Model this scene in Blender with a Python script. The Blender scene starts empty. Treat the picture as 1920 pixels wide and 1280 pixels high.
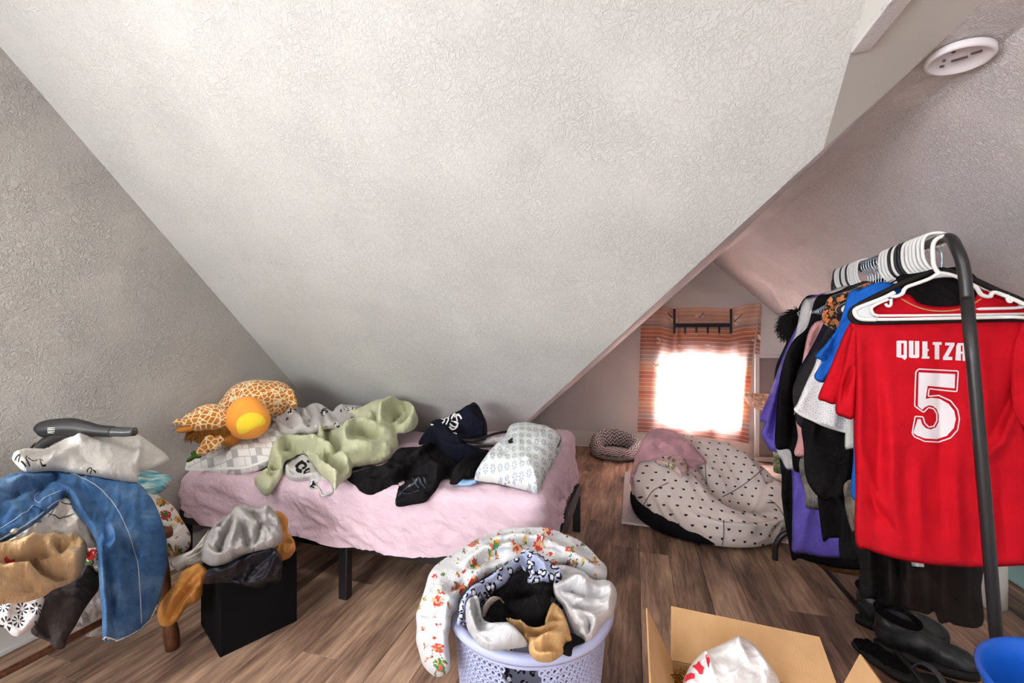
import bpy, bmesh, math, random
import numpy as np
from mathutils import Vector, Matrix, Euler
from mathutils.geometry import delaunay_2d_cdt

scene = bpy.context.scene
COL = scene.collection

# ------------------------------------------------------------------ camera
H = 1.17; FPX = 790.0; CX = 960.0; HY = 632.0
YAW = math.atan(228.0 / FPX)
CR = np.array([math.cos(YAW), math.sin(YAW), 0.0])
CF = np.array([-math.sin(YAW), math.cos(YAW), 0.0])
UP = np.array([0.0, 0.0, 1.0])
CO = np.array([0.0, 0.0, H])
cam = bpy.data.cameras.new('camera')
cam.lens = FPX / 1920 * 36.0; cam.sensor_width = 36.0; cam.clip_start = 0.05
cam.shift_y = -(640 - HY) / 1920.0
camo = bpy.data.objects.new('camera', cam); COL.objects.link(camo)
camo.location = (0, 0, H); camo.rotation_euler = (math.pi / 2, 0, YAW)
scene.camera = camo

# ------------------------------------------------------------------ world, exposure
scene.view_settings.view_transform = 'Standard'
scene.view_settings.look = 'None'
scene.view_settings.gamma = 1.0
scene.view_settings.use_curve_mapping = False
scene.view_settings.exposure = 0.4
world = bpy.data.worlds.new('daylight'); scene.world = world; world.use_nodes = True
bg = world.node_tree.nodes['Background']
bg.inputs['Color'].default_value = (0.86, 0.93, 1.0, 1); bg.inputs['Strength'].default_value = 14.0

def area(name, loc, rot, sx, sy, power, color, spread=180):
    l = bpy.data.lights.new(name, 'AREA'); l.shape = 'RECTANGLE'; l.size = sx; l.size_y = sy
    l.energy = power; l.color = color; l.spread = math.radians(spread)
    o = bpy.data.objects.new(name, l); COL.objects.link(o); o.location = loc; o.rotation_euler = rot
    return o
# daylight entering by the window in the wall beside and behind the camera, by an added fill window behind it, and by the curtained one
area('window_daylight', (-2.22, -1.1, 1.25), (0, math.radians(-90), 0), 1.0, 0.95, 26, (1.0, 0.97, 0.95))
area('fill_light_back', (-1.25, -1.77, 1.3), (math.radians(90), 0, 0), 1.3, 0.92, 23, (1.0, 0.975, 0.95))
area('window_daylight_far', (0.63, 4.68, 0.63), (math.radians(-90), 0, 0), 0.72, 0.68, 260, (0.90, 0.93, 1.0))
# added unseen ceiling lamps to brighten the floor; first follows the bed-leg shadow
area('added_lamp_light', (-1.35, 0.1, 2.33), (0, 0, 0), 0.26, 0.26, 11, (1.0, 0.95, 0.89))
area('added_lamp_light_near', (0.66, 0.0, 1.80), (0, 0, 0), 0.2, 0.2, 7, (1.0, 0.96, 0.92))

# ------------------------------------------------------------------ projection
def rays(p):
    p = np.atleast_2d(np.asarray(p, float))
    return CF[None] + CR[None] * ((p[:, 0:1] - CX) / FPX) + UP[None] * ((HY - p[:, 1:2]) / FPX)
def P(px, py, t): return CO + rays([(px, py)])[0] * t
def tY(px, py, y): return y / rays([(px, py)])[0][1]
def PY(px, py, y): return P(px, py, tY(px, py, y))
def PZ(px, py, z):
    r = rays([(px, py)])[0]; return CO + r * ((z - H) / r[2])
def cz(ox, oy, s, pts): return [(ox + a / s, oy + b / s) for a, b in pts]
def bed_top(x, y):
    s = min(max((x + 2.24) / 1.91, 0), 1); return 0.475 + 0.08 * s + 0.06 * s * min(max((y - 1.6) / 1.0, 0), 1)
def anchor_t(a):
    px, py, k, v = a
    r = rays([(px, py)])[0]
    if k == 't': return v
    if k == 'y': return v / r[1]
    if k == 'x': return v / r[0]
    if k == 'z': return (v - H) / r[2]
    t = 2.0
    for _ in range(12):
        q = CO + r * t; t = (bed_top(q[0], q[1]) + v - H) / r[2]
    return t

# ------------------------------------------------------------------ colour, materials
def lin(c):
    out = []
    for v in c:
        v = v / 255.0
        out.append(v / 12.92 if v <= 0.04045 else ((v + 0.055) / 1.055) ** 2.4)
    return (*out, 1.0)

class NB:
    def __init__(s, name):
        s.m = bpy.data.materials.new(name); s.m.use_nodes = True
        s.t = s.m.node_tree; s.n = s.t.nodes; s.l = s.t.links
        s.b = s.n['Principled BSDF']; s.out = s.n['Material Output']
    def node(s, ty, **kw):
        n = s.n.new(ty)
        for k, v in kw.items(): setattr(n, k, v)
        return n
    def put(s, sock, v):
        if v is None: return
        if isinstance(v, bpy.types.NodeSocket): s.l.new(v, sock)
        else: sock.default_value = v
    def math(s, op, a, b=None, c=None, clamp=False):
        n = s.node('ShaderNodeMath', operation=op, use_clamp=clamp)
        s.put(n.inputs[0], a); s.put(n.inputs[1], b)
        if c is not None: s.put(n.inputs[2], c)
        return n.outputs[0]
    def coord(s, kind='UV', scale=(1, 1, 1), rot=(0, 0, 0), loc=(0, 0, 0)):
        tc = s.node('ShaderNodeTexCoord'); mp = s.node('ShaderNodeMapping')
        mp.inputs['Scale'].default_value = scale; mp.inputs['Rotation'].default_value = rot; mp.inputs['Location'].default_value = loc
        s.l.new(tc.outputs[kind], mp.inputs['Vector']); return mp.outputs[0]
    def noise(s, vec, scale, detail=3, rough=0.5, dist=0.0, col=False):
        n = s.node('ShaderNodeTexNoise'); s.l.new(vec, n.inputs['Vector'])
        n.inputs['Scale'].default_value = scale; n.inputs['Detail'].default_value = detail
        n.inputs['Roughness'].default_value = rough; n.inputs['Distortion'].default_value = dist
        return n.outputs['Color' if col else 'Fac']
    def voro(s, vec, scale, feature='F1', rnd=1.0, dims='3D'):
        n = s.node('ShaderNodeTexVoronoi', feature=feature, voronoi_dimensions=dims); s.l.new(vec, n.inputs['Vector'])
        n.inputs['Scale'].default_value = scale; n.inputs['Randomness'].default_value = rnd
        return n
    def ramp(s, fac, stops, interp='LINEAR'):
        n = s.node('ShaderNodeValToRGB'); s.put(n.inputs[0], fac); n.color_ramp.interpolation = interp
        e = n.color_ramp.elements
        while len(e) < len(stops): e.new(0.5)
        for el, (p, c) in zip(e, stops): el.position = p; el.color = c
        return n.outputs[0]
    def mix(s, fac, a, b):
        n = s.node('ShaderNodeMix', data_type='RGBA'); s.put(n.inputs[0], fac); s.put(n.inputs[6], a); s.put(n.inputs[7], b)
        return n.outputs[2]
    def bump(s, h, strength=0.3, dist=0.01):
        n = s.node('ShaderNodeBump'); n.inputs['Strength'].default_value = strength; n.inputs['Distance'].default_value = dist
        s.l.new(h, n.inputs['Height']); s.l.new(n.outputs[0], s.b.inputs['Normal'])
    def sep(s, vec):
        n = s.node('ShaderNodeSeparateXYZ'); s.l.new(vec, n.inputs[0]); return n.outputs
    def comb(s, x, y, z=0.0):
        n = s.node('ShaderNodeCombineXYZ'); s.put(n.inputs[0], x); s.put(n.inputs[1], y); s.put(n.inputs[2], z); return n.outputs[0]
    def base(s, c): s.put(s.b.inputs['Base Color'], c)
    def set(s, rough=0.8, spec=0.3, metal=0.0, sheen=0.0):
        s.b.inputs['Roughness'].default_value = rough; s.b.inputs['Specular IOR Level'].default_value = spec
        s.b.inputs['Metallic'].default_value = metal; s.b.inputs['Sheen Weight'].default_value = sheen
        return s

MC = {}
def plain(name, c, rough=0.5, spec=0.4, metal=0.0, bump=None):
    if name in MC: return MC[name]
    nb = NB(name).set(rough, spec, metal); nb.base(lin(c))
    if bump: nb.bump(nb.noise(nb.coord('Object'), bump[0], 3), bump[1], bump[2])
    MC[name] = nb.m; return nb.m
def fabric(name, c, var=0.10, weave=900, bump=0.25, fuzz=0.0, rough=0.9, sheen=0.0, wrinkle=0.25):
    """woven or fleecy cloth: slight colour mottling, thread relief and small creases"""
    if name in MC: return MC[name]
    nb = NB(name).set(rough, 0.06 if rough > 0.7 else 0.35, 0, sheen); uv = nb.coord('UV')
    n = nb.noise(uv, 14, 4)
    c1 = lin([max(0, v * (1 - var)) for v in c]); c2 = lin([min(255, v * (1 + var)) for v in c])
    nb.base(nb.ramp(n, [(0.3, c1), (0.7, c2)]))
    if fuzz > 0:
        v = nb.voro(uv, 160); h = nb.math('ADD', nb.math('MULTIPLY', v.outputs['Distance'], -1.0), nb.noise(uv, 320, 2))
        nb.bump(h, 0.8, 0.006 * fuzz)
    else:
        h = nb.math('ADD', nb.math('MULTIPLY', nb.noise(uv, weave, 2), bump), nb.math('MULTIPLY', nb.noise(uv, 26, 5, 0.62, 1.3), wrinkle * 8))
        nb.bump(h, 0.7, 0.006)
    MC[name] = nb.m; return nb.m

# ------------------------------------------------------------------ objects
def tag(o, label=None, cat=None, group=None, kind=None):
    if label: o['label'] = label
    if cat: o['category'] = cat
    if group: o['group'] = group
    if kind: o['kind'] = kind
    return o
def thing(name, label, cat, loc=(0, 0, 0), group=None):
    o = bpy.data.objects.new(name, None); COL.objects.link(o); o.location = [float(v) for v in loc]; o.empty_display_size = 0.05
    return tag(o, label, cat, group)
def adopt(o, parent):
    if parent is not None:
        o.parent = parent
        inv = Matrix.Identity(4); p = parent; chain = Matrix.Identity(4)
        ps = []
        while p is not None: ps.append(p); p = p.parent
        for q in reversed(ps): chain = chain @ q.matrix_parent_inverse @ q.matrix_basis
        o.matrix_parent_inverse = chain.inverted()
    return o
def mobj(name, verts, faces, mat, parent=None, smooth=True, uv=None):
    me = bpy.data.meshes.new(name)
    me.from_pydata([tuple(map(float, v)) for v in verts], [], [tuple(map(int, f)) for f in faces]); me.update()
    if uv is not None:
        lay = me.uv_layers.new(name='UVMap'); vi = np.empty(len(me.loops), np.int32); me.loops.foreach_get('vertex_index', vi)
        lay.data.foreach_set('uv', np.asarray(uv, np.float32)[vi].ravel())
    if smooth: me.polygons.foreach_set('use_smooth', [True] * len(me.polygons))
    if mat: me.materials.append(mat)
    o = bpy.data.objects.new(name, me); COL.objects.link(o); adopt(o, parent); return o
def from_bm(name, bm, mat, parent=None, smooth=False):
    me = bpy.data.meshes.new(name); bm.to_mesh(me); bm.free()
    if smooth: me.polygons.foreach_set('use_smooth', [True] * len(me.polygons))
    if mat: me.materials.append(mat)
    o = bpy.data.objects.new(name, me); COL.objects.link(o); adopt(o, parent); return o
def bm_box(bm, c, s, M=None, bev=0.0, seg=2):
    m = Matrix.Translation(c) @ (M if M else Matrix.Identity(4)) @ Matrix.Diagonal((*s, 1))
    g = bmesh.ops.create_cube(bm, size=1.0, matrix=m)
    if bev > 0:
        es = {e for v in g['verts'] for e in v.link_edges}
        bmesh.ops.bevel(bm, geom=list(es), offset=bev, segments=seg, affect='EDGES', profile=0.5)
def box(name, c, s, mat, parent=None, bev=0.004, rz=0.0, rx=0.0, ry=0.0):
    bm = bmesh.new(); bm_box(bm, Vector(c), s, Euler((rx, ry, rz)).to_matrix().to_4x4(), bev); return from_bm(name, bm, mat, parent)
def smooth_path(pts, n=6, closed=False):
    p = np.asarray(pts, float); N = len(p); out = []
    rng = range(N if closed else N - 1)
    for i in rng:
        if closed: a, b, c, d = p[(i - 1) % N], p[i], p[(i + 1) % N], p[(i + 2) % N]
        else: a, b, c, d = p[max(i - 1, 0)], p[i], p[i + 1], p[min(i + 2, N - 1)]
        for k in range(n):
            u = k / n
            out.append(0.5 * ((2 * b) + (c - a) * u + (2 * a - 5 * b + 4 * c - d) * u * u + (3 * b - a - 3 * c + d) * u ** 3))
    if not closed: out.append(p[-1])
    return np.array(out)
def tube_data(pts, r, n=10, closed=False, squash=None):
    pts = np.asarray(pts, float); N = len(pts); rr = np.full(N, r, float) if np.isscalar(r) else np.interp(np.linspace(0, 1, N), np.linspace(0, 1, len(r)), r)
    V = []; F = []; prev = None
    for i in range(N):
        if closed: tg = pts[(i + 1) % N] - pts[i - 1]
        else: tg = pts[min(i + 1, N - 1)] - pts[max(i - 1, 0)]
        tg = tg / (np.linalg.norm(tg) + 1e-12)
        if prev is None:
            a = np.array([0, 0, 1.0]) if abs(tg[2]) < 0.9 else np.array([1.0, 0, 0])
            u = np.cross(tg, a)
        else: u = prev - tg * np.dot(prev, tg)
        u /= np.linalg.norm(u); w = np.cross(tg, u); prev = u
        for k in range(n):
            an = 2 * math.pi * k / n
            V.append(pts[i] + rr[i] * (u * math.cos(an) + w * math.sin(an) * (squash or 1.0)))
    for i in range(N if closed else N - 1):
        j = (i + 1) % N
        for k in range(n): F.append((i * n + k, i * n + (k + 1) % n, j * n + (k + 1) % n, j * n + k))
    if not closed:
        F.append(tuple(range(n - 1, -1, -1))); F.append(tuple((N - 1) * n + k for k in range(n)))
    return V, F
def tube(name, pts, r, mat, parent=None, n=10, closed=False, sm=0, squash=None):
    if sm: pts = smooth_path(pts, sm, closed)
    V, F = tube_data(pts, r, n, closed, squash); return mobj(name, V, F, mat, parent)
def multi(name, parts, mat, parent=None):
    V = []; F = []
    for v, f in parts:
        o = len(V); V += list(v); F += [tuple(i + o for i in q) for q in f]
    return mobj(name, V, F, mat, parent)
def lathe(name, prof, loc, mat, parent=None, n=40, uvm=True, sx=1.0, sy=1.0, fn=None):
    V = []; F = []; U = []; L = len(prof); s = 0
    for i, (r, z) in enumerate(prof):
        if i: s += math.hypot(r - prof[i - 1][0], z - prof[i - 1][1])
        for k in range(n + 1):
            a = 2 * math.pi * k / n; x, y, zz = r * math.cos(a) * sx, r * math.sin(a) * sy, z
            if fn: x, y, zz = fn(x, y, zz, a)
            V.append((loc[0] + x, loc[1] + y, loc[2] + zz)); U.append((a * 0.2, s))
    for i in range(L - 1):
        for k in range(n): F.append((i * (n + 1) + k, i * (n + 1) + k + 1, (i + 1) * (n + 1) + k + 1, (i + 1) * (n + 1) + k))
    return mobj(name, V, F, mat, parent, uv=U)
def vnoise(x, y, seed=0):
    x = np.asarray(x); y = np.asarray(y); xi = np.floor(x).astype(np.int64); yi = np.floor(y).astype(np.int64); fx = x - xi; fy = y - yi
    def h(a, b):
        v = np.sin(a * 127.1 + b * 311.7 + seed * 74.7) * 43758.5453; return v - np.floor(v)
    fx = fx * fx * (3 - 2 * fx); fy = fy * fy * (3 - 2 * fy)
    return (h(xi, yi) * (1 - fx) + h(xi + 1, yi) * fx) * (1 - fy) + (h(xi, yi + 1) * (1 - fx) + h(xi + 1, yi + 1) * fx) * fy
def blob(name, parts, mat, parent=None, voxel=0.012, smooth=4, noise=0.0, nscale=20, seed=0):
    """one skin grown over several ellipsoids (centre, radii, euler)"""
    bm = bmesh.new()
    for c, r, e in parts:
        m = Matrix.Translation([float(v) for v in c]) @ Euler(e).to_matrix().to_4x4() @ Matrix.Diagonal((r[0], r[1], r[2], 1))
        bmesh.ops.create_icosphere(bm, subdivisions=4, radius=1.0, matrix=m)
    me = bpy.data.meshes.new(name); bm.to_mesh(me); bm.free()
    o = bpy.data.objects.new(name, me); COL.objects.link(o)
    md = o.modifiers.new('r', 'REMESH'); md.mode = 'VOXEL'; md.voxel_size = voxel
    if smooth:
        md2 = o.modifiers.new('s', 'SMOOTH'); md2.factor = 0.5; md2.iterations = smooth
    dg = bpy.context.evaluated_depsgraph_get(); me2 = bpy.data.meshes.new_from_object(o.evaluated_get(dg))
    o.modifiers.clear(); o.data = me2; me2.name = name
    if noise:
        co = np.empty(len(me2.vertices) * 3, np.float32); me2.vertices.foreach_get('co', co); co = co.reshape(-1, 3)
        no = np.empty(len(me2.vertices) * 3, np.float32); me2.vertices.foreach_get('normal', no); no = no.reshape(-1, 3)
        d = vnoise(co[:, 0] * nscale + co[:, 2] * nscale * 0.7, co[:, 1] * nscale - co[:, 2] * nscale * 0.6, seed) - 0.5
        co += no * (d * noise)[:, None]; me2.vertices.foreach_set('co', co.ravel()); me2.update()
    me2.polygons.foreach_set('use_smooth', [True] * len(me2.polygons)); me2.materials.clear()
    if mat: me2.materials.append(mat)
    adopt(o, parent); return o

# ------------------------------------------------------------------ cloth built as a closed, folded sheet
def seg_dist(p, line, closed=False):
    a = np.asarray(line, float); b = np.roll(a, -1, 0) if closed else a[1:]
    if not closed: a = a[:-1]
    best = np.full(len(p), 1e9); arg = np.zeros(len(p))
    for i in range(len(a)):
        ab = b[i] - a[i]; L2 = ab @ ab + 1e-9
        u = np.clip(((p - a[i]) @ ab) / L2, 0, 1); d = np.hypot(*(p - a[i] - u[:, None] * ab).T)
        m = d < best; best[m] = d[m]; arg[m] = (i + u[m]) / len(a)
    return best, arg
def inside(p, poly):
    poly = np.asarray(poly); x, y = p[:, 0], p[:, 1]; r = np.zeros(len(p), bool); j = len(poly) - 1
    for i in range(len(poly)):
        xi, yi = poly[i]; xj, yj = poly[j]
        c = ((yi > y) != (yj > y)) & (x < (xj - xi) * (y - yi) / (yj - yi + 1e-12) + xi); r ^= c; j = i
    return r
def resample(poly, step, closed=True):
    p = np.asarray(poly, float); q = np.vstack([p, p[:1]]) if closed else p
    d = np.r_[0, np.cumsum(np.hypot(*np.diff(q, axis=0).T))]; n = max(int(d[-1] / step), 8)
    s = np.linspace(0, d[-1], n, endpoint=not closed); return np.c_[np.interp(s, d, q[:, 0]), np.interp(s, d, q[:, 1])]
def cdt(poly, g, jit=0.0, seed=1):
    lo = poly.min(0); hi = poly.max(0); X = []; 
    rows = np.arange(lo[1], hi[1], g * 0.87)
    for k, yy in enumerate(rows): X.append(np.c_[np.arange(lo[0] + (g / 2 if k % 2 else 0), hi[0], g), np.full(len(np.arange(lo[0] + (g / 2 if k % 2 else 0), hi[0], g)), yy)])
    X = np.vstack(X) if X else np.zeros((0, 2)); X = X[inside(X, poly)] if len(X) else X
    if len(X): X = X[seg_dist(X, poly, True)[0] > g * 0.6]
    n = len(poly); pts = np.vstack([poly, X])
    r = delaunay_2d_cdt([Vector((float(a), float(b))) for a, b in pts], [(i, (i + 1) % n) for i in range(n)], [], 1, 1e-6)
    return np.array([(v.x, v.y) for v in r[0]]), [tuple(f) for f in r[2]]
class Depth:
    def __init__(s, anchors):
        s.a = anchors
        if len(anchors) == 1: return
        A = np.array([(a[0] / 100.0, a[1] / 100.0) for a in anchors]); q = np.array([1.0 / anchor_t(a) for a in anchors]); n = len(A); s.A = A
        if n < 4:
            M = np.c_[np.ones(n), A]; s.w = None; s.c = np.linalg.lstsq(M, q, rcond=None)[0]
        else:
            D = np.hypot(A[:, None, 0] - A[None, :, 0], A[:, None, 1] - A[None, :, 1]); K = np.where(D > 0, D * D * np.log(D + 1e-12), 0)
            Pm = np.c_[np.ones(n), A]; M = np.block([[K + np.eye(n) * 0.05, Pm], [Pm.T, np.zeros((3, 3))]])
            sol = np.linalg.lstsq(M, np.r_[q, 0, 0, 0], rcond=None)[0]; s.w = sol[:n]; s.c = sol[n:]
    def __call__(s, p):
        p = np.asarray(p, float)
        if len(s.a) == 1:
            r = rays(p); k, v = s.a[0][2:]
            if k == 'y': return v / r[:, 1]
            if k == 'x': return v / r[:, 0]
            if k == 'z': return (v - H) / r[:, 2]
            return np.full(len(p), v)
        B = p / 100.0; q = s.c[0] + B @ s.c[1:]
        if s.w is not None:
            D = np.hypot(B[:, None, 0] - s.A[None, :, 0], B[:, None, 1] - s.A[None, :, 1]); q = q + np.where(D > 0, D * D * np.log(D + 1e-12), 0) @ s.w
        return 1.0 / np.clip(q, 0.12, 3)
class Surf: pass
def relief(name, outline, anchors, mat, parent=None, thick=0.03, edge=14, folds=(), auto=None, noise=None, g=4.0, up=0.3, back=None, nrm=None, raw=False, wave=None, crumple=1.0, boost=2.1):
    """cloth: OUTLINE and FOLDS are where the photograph shows the garment, ANCHORS give the surface it lies on or hangs in; a front and a back skin, rounded rim"""
    ol = np.asarray(outline, float)
    if any(a[2] == 'b' for a in anchors): boost *= 1.5; crumple *= 1.8
    if not raw: ol = smooth_path(ol, 5, True)
    ol = resample(ol, g)
    pts, tris = cdt(ol, g)
    dep = Depth(anchors)
    strokes = [(np.asarray(f[0], float), f[1], f[2]) for f in folds]
    if auto is not None:
        for au in (auto if isinstance(auto, list) else [auto]):
            rnd = random.Random(au.get('seed', 1)); lo = ol.min(0); hi = ol.max(0)
            for _ in range(au['n']):
                c = np.array([rnd.uniform(lo[0], hi[0]), rnd.uniform(lo[1], hi[1])]); an = math.radians(au['ang'] + rnd.uniform(-1, 1) * au.get('spread', 20)); L = au['len'] * rnd.uniform(0.5, 1.2)
                d = np.array([math.cos(an), -math.sin(an)]) * L / 2; nn = np.array([-d[1], d[0]]) * rnd.uniform(-0.3, 0.3)
                strokes.append((np.array([c - d, c + nn, c + d]), au['amp'] * rnd.choice([1, 1, -0.8]) * rnd.uniform(0.5, 1.1), au['w'] * rnd.uniform(0.7, 1.3)))
    def height(p):
        d, _ = seg_dist(p, ol, True); e = np.clip(d / edge, 0, 1); prof = np.sqrt(np.clip(1 - (1 - e) ** 2, 0, 1))
        h = np.zeros(len(p))
        for line, amp, w in strokes:
            dd, u = seg_dist(p, line); taper = 0.25 + 0.75 * np.sin(np.pi * np.clip(u, 0.0, 1.0)) if len(line) > 1 else 1.0
            h += boost * amp * taper * (np.exp(-(dd / w) ** 2) if amp > 0 else np.exp(-(dd / (1.35 * w)) ** 1.3))
        if crumple:
            wx = p[:, 0] + 26 * (vnoise(p[:, 0] / 45, p[:, 1] / 45, 11) - 0.5); wy = p[:, 1] + 26 * (vnoise(p[:, 0] / 45, p[:, 1] / 45, 12) - 0.5)
            for amp, sc, sd in ((0.012, 40.0, 1), (0.008, 19.0, 2), (0.0025, 9.0, 4)): h += crumple * amp * (0.5 - np.abs(2 * vnoise(wx / sc, wy / (sc * 0.7), sd + len(ol) % 17) - 1))
        if crumple:
            ca = (len(ol) * 0.37) % 3.1; uu = wx * math.cos(ca) + wy * math.sin(ca); vv = -wx * math.sin(ca) + wy * math.cos(ca)
            for amp, su, sv, sd in ((0.010, 75.0, 15.0, 21), (0.006, 46.0, 9.0, 22)): h += crumple * amp * (0.5 - np.abs(2 * vnoise(uu / su, vv / sv, sd + len(ol) % 13) - 1))
        if noise:
            for k, (amp, sc) in enumerate(noise if isinstance(noise, list) else [noise]): h += amp * 2 * (vnoise(p[:, 0] / sc, p[:, 1] / sc, k + 3) - 0.5)
        if wave: h += wave(p)
        return thick * prof + h * np.clip(d / (edge * 0.6), 0, 1), prof
    def pos(p, off=0.0):
        p = np.asarray(p, float); t = dep(p); r = rays(p); b = CO[None] + r * t[:, None]; h, prof = height(p)
        if nrm is not None: N = np.tile(np.asarray(nrm, float), (len(p), 1))
        else: N = -r / np.linalg.norm(r, axis=1)[:, None] + up * UP[None]
        N = N / np.linalg.norm(N, axis=1)[:, None]
        return b + N * (h + off)[:, None], b, N, prof, t
    front, b, N, prof, t = pos(pts); hh = np.einsum('ij,ij->i', front - b, N)
    bt = back if back is not None else 0.4 * thick + 0.004
    dd, _ = seg_dist(pts, ol, True); rim = dd < 1e-3 * g
    idx = np.full(len(pts), -1); nf = len(pts); bk = []
    for i in range(len(pts)):
        if rim[i]: idx[i] = i
        else: idx[i] = nf + len(bk); bk.append(b[i] - N[i] * max(bt * prof[i], 0.006 * prof[i] - hh[i]))
    V = np.vstack([front, np.array(bk).reshape(-1, 3)])
    def orient(f): return f
    a = pts[[f[0] for f in tris]]; c2 = pts[[f[1] for f in tris]]; d2 = pts[[f[2] for f in tris]]
    F = []
    for f in tris:
        p0, p1, p2 = pts[f[0]], pts[f[1]], pts[f[2]]
        cr = (p1[0] - p0[0]) * (p2[1] - p0[1]) - (p1[1] - p0[1]) * (p2[0] - p0[0])
        q = f if cr < 0 else f[::-1]
        F.append(q); bq = tuple(idx[i] for i in q[::-1])
        if not all(rim[i] for i in f): F.append(bq)
    tm = float(np.mean(t)) / FPX; uv0 = pts * tm * np.array([1, -1]); uvb = uv0[~rim]
    o = mobj(name, V, F, mat, parent, uv=np.vstack([uv0, uvb]))
    s = Surf(); s.o = o; s.pos = pos; s.ol = ol; s.tm = tm
    return s
def ribbon(name, s, line, w, mat, parent, off=0.002, sm=5, dash=None):
    """a stitched or printed line lying on a cloth surface"""
    L = smooth_path(line, sm) if sm else np.asarray(line, float)
    L = resample(L, 3.0, closed=False); tg = np.gradient(L, axis=0); tg /= np.hypot(*tg.T)[:, None] + 1e-9; nn = np.c_[-tg[:, 1], tg[:, 0]] * w / 2
    A = s.pos(L + nn, off)[0]; B = s.pos(L - nn, off)[0]; C = s.pos(L, off * 1.6)[0]; n = len(L); V = np.vstack([A, C, B]); F = []
    for i in range(n - 1): F += [(i, n + i, n + i + 1, i + 1), (n + i, 2 * n + i, 2 * n + i + 1, n + i + 1)]
    return mobj(name, V, F, mat, parent)
def patch(name, s, polys, mat, parent, off=0.002, g=4.0, raw=True):
    V = []; F = []
    for po in polys:
        po = np.asarray(po, float)
        if not raw: po = smooth_path(po, 4, True)
        pts, tr = cdt(resample_keep(po, g), g); q = s.pos(pts, off)[0]; o = len(V); V += list(q)
        for f in tr:
            p0, p1, p2 = pts[f[0]], pts[f[1]], pts[f[2]]; cr = (p1[0] - p0[0]) * (p2[1] - p0[1]) - (p1[1] - p0[1]) * (p2[0] - p0[0])
            F.append(tuple(i + o for i in (f if cr < 0 else f[::-1])))
    return mobj(name, V, F, mat, parent)
def resample_keep(po, g):
    out = []
    for i in range(len(po)):
        a = po[i]; b = po[(i + 1) % len(po)]; n = max(1, int(np.hypot(*(b - a)) / g))
        for k in range(n): out.append(a + (b - a) * k / n)
    return np.array(out)
def rect(x0, y0, x1, y1): return [(x0, y0), (x1, y0), (x1, y1), (x0, y1)]
# ================================================================== THE SETTING
XL = -2.25; XR = 2.2; YB = -1.8; YF = 4.57; RX = 0.75; RZ = 1.92; SL = 0.915; SR = 0.95; K = 3.216; ZT = 2.45
def zl(x): return RZ - SL * (RX - x)
def zr(x): return RZ - SR * (x - RX)
def stucco(name, c, s=1.0, strength=0.55, smooth=False):
    nb = NB(name).set(0.75, 0.25); ob = nb.coord('Object')
    v = nb.noise(ob, 2.2, 3); c1 = lin([x * 0.975 for x in c]); c2 = lin([min(255, x * 1.02) for x in c])
    nb.base(nb.ramp(v, [(0.35, c1), (0.65, c2)]))
    if smooth:
        nb.bump(nb.noise(ob, 260, 2), 0.08, 0.002)
    else:
        warp = nb.node('ShaderNodeMix', data_type='VECTOR'); warp.inputs[0].default_value = 0.035
        nb.l.new(ob, warp.inputs[4]); nb.l.new(nb.noise(ob, 30, 2, col=True), warp.inputs[5])
        a = nb.noise(warp.outputs[1], 62 * s, 4, 0.55, 1.6); b = nb.noise(ob, 17 * s, 3, 0.6, 0.6); f = nb.noise(ob, 240, 2)
        kd = nb.ramp(a, [(0.38, (0, 0, 0, 1)), (0.56, (0.8, 0.8, 0.8, 1)), (0.7, (1, 1, 1, 1))])
        msk = nb.ramp(nb.noise(ob, 5, 2), [(0.32, (0.35, 0.35, 0.35, 1)), (0.6, (1, 1, 1, 1))])
        h = nb.math('ADD', nb.math('MULTIPLY', kd, msk), nb.math('MULTIPLY', b, 0.6)); h = nb.math('ADD', h, nb.math('MULTIPLY', f, 0.14))
        nb.bump(h, strength, 0.0045)
    return nb.m
m_slope = stucco('grey_stucco_slope_dimmed', (204, 203, 199), 1.0, 0.55)  # paint dimmed to offset the strong light on this slope
m_left = stucco('grey_stucco_gable_dimmed', (180, 176, 171), 0.95, 0.85)  # gable paint dimmed as well, shade put into the colour
m_right = stucco('grey_stucco_dormer_lifted', (228, 223, 223), 1.5, 0.8)  # paint lightened in place of light missing on the dormer slopes
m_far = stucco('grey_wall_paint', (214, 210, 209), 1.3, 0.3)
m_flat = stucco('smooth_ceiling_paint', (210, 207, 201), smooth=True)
m_white = plain('white_trim_paint', (232, 230, 228), 0.45)
def poly(name, pts, mat, faces=None):
    o = mobj(name, pts, faces or [tuple(range(len(pts)))], mat, smooth=False); o['kind'] = 'structure'; return o

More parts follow.
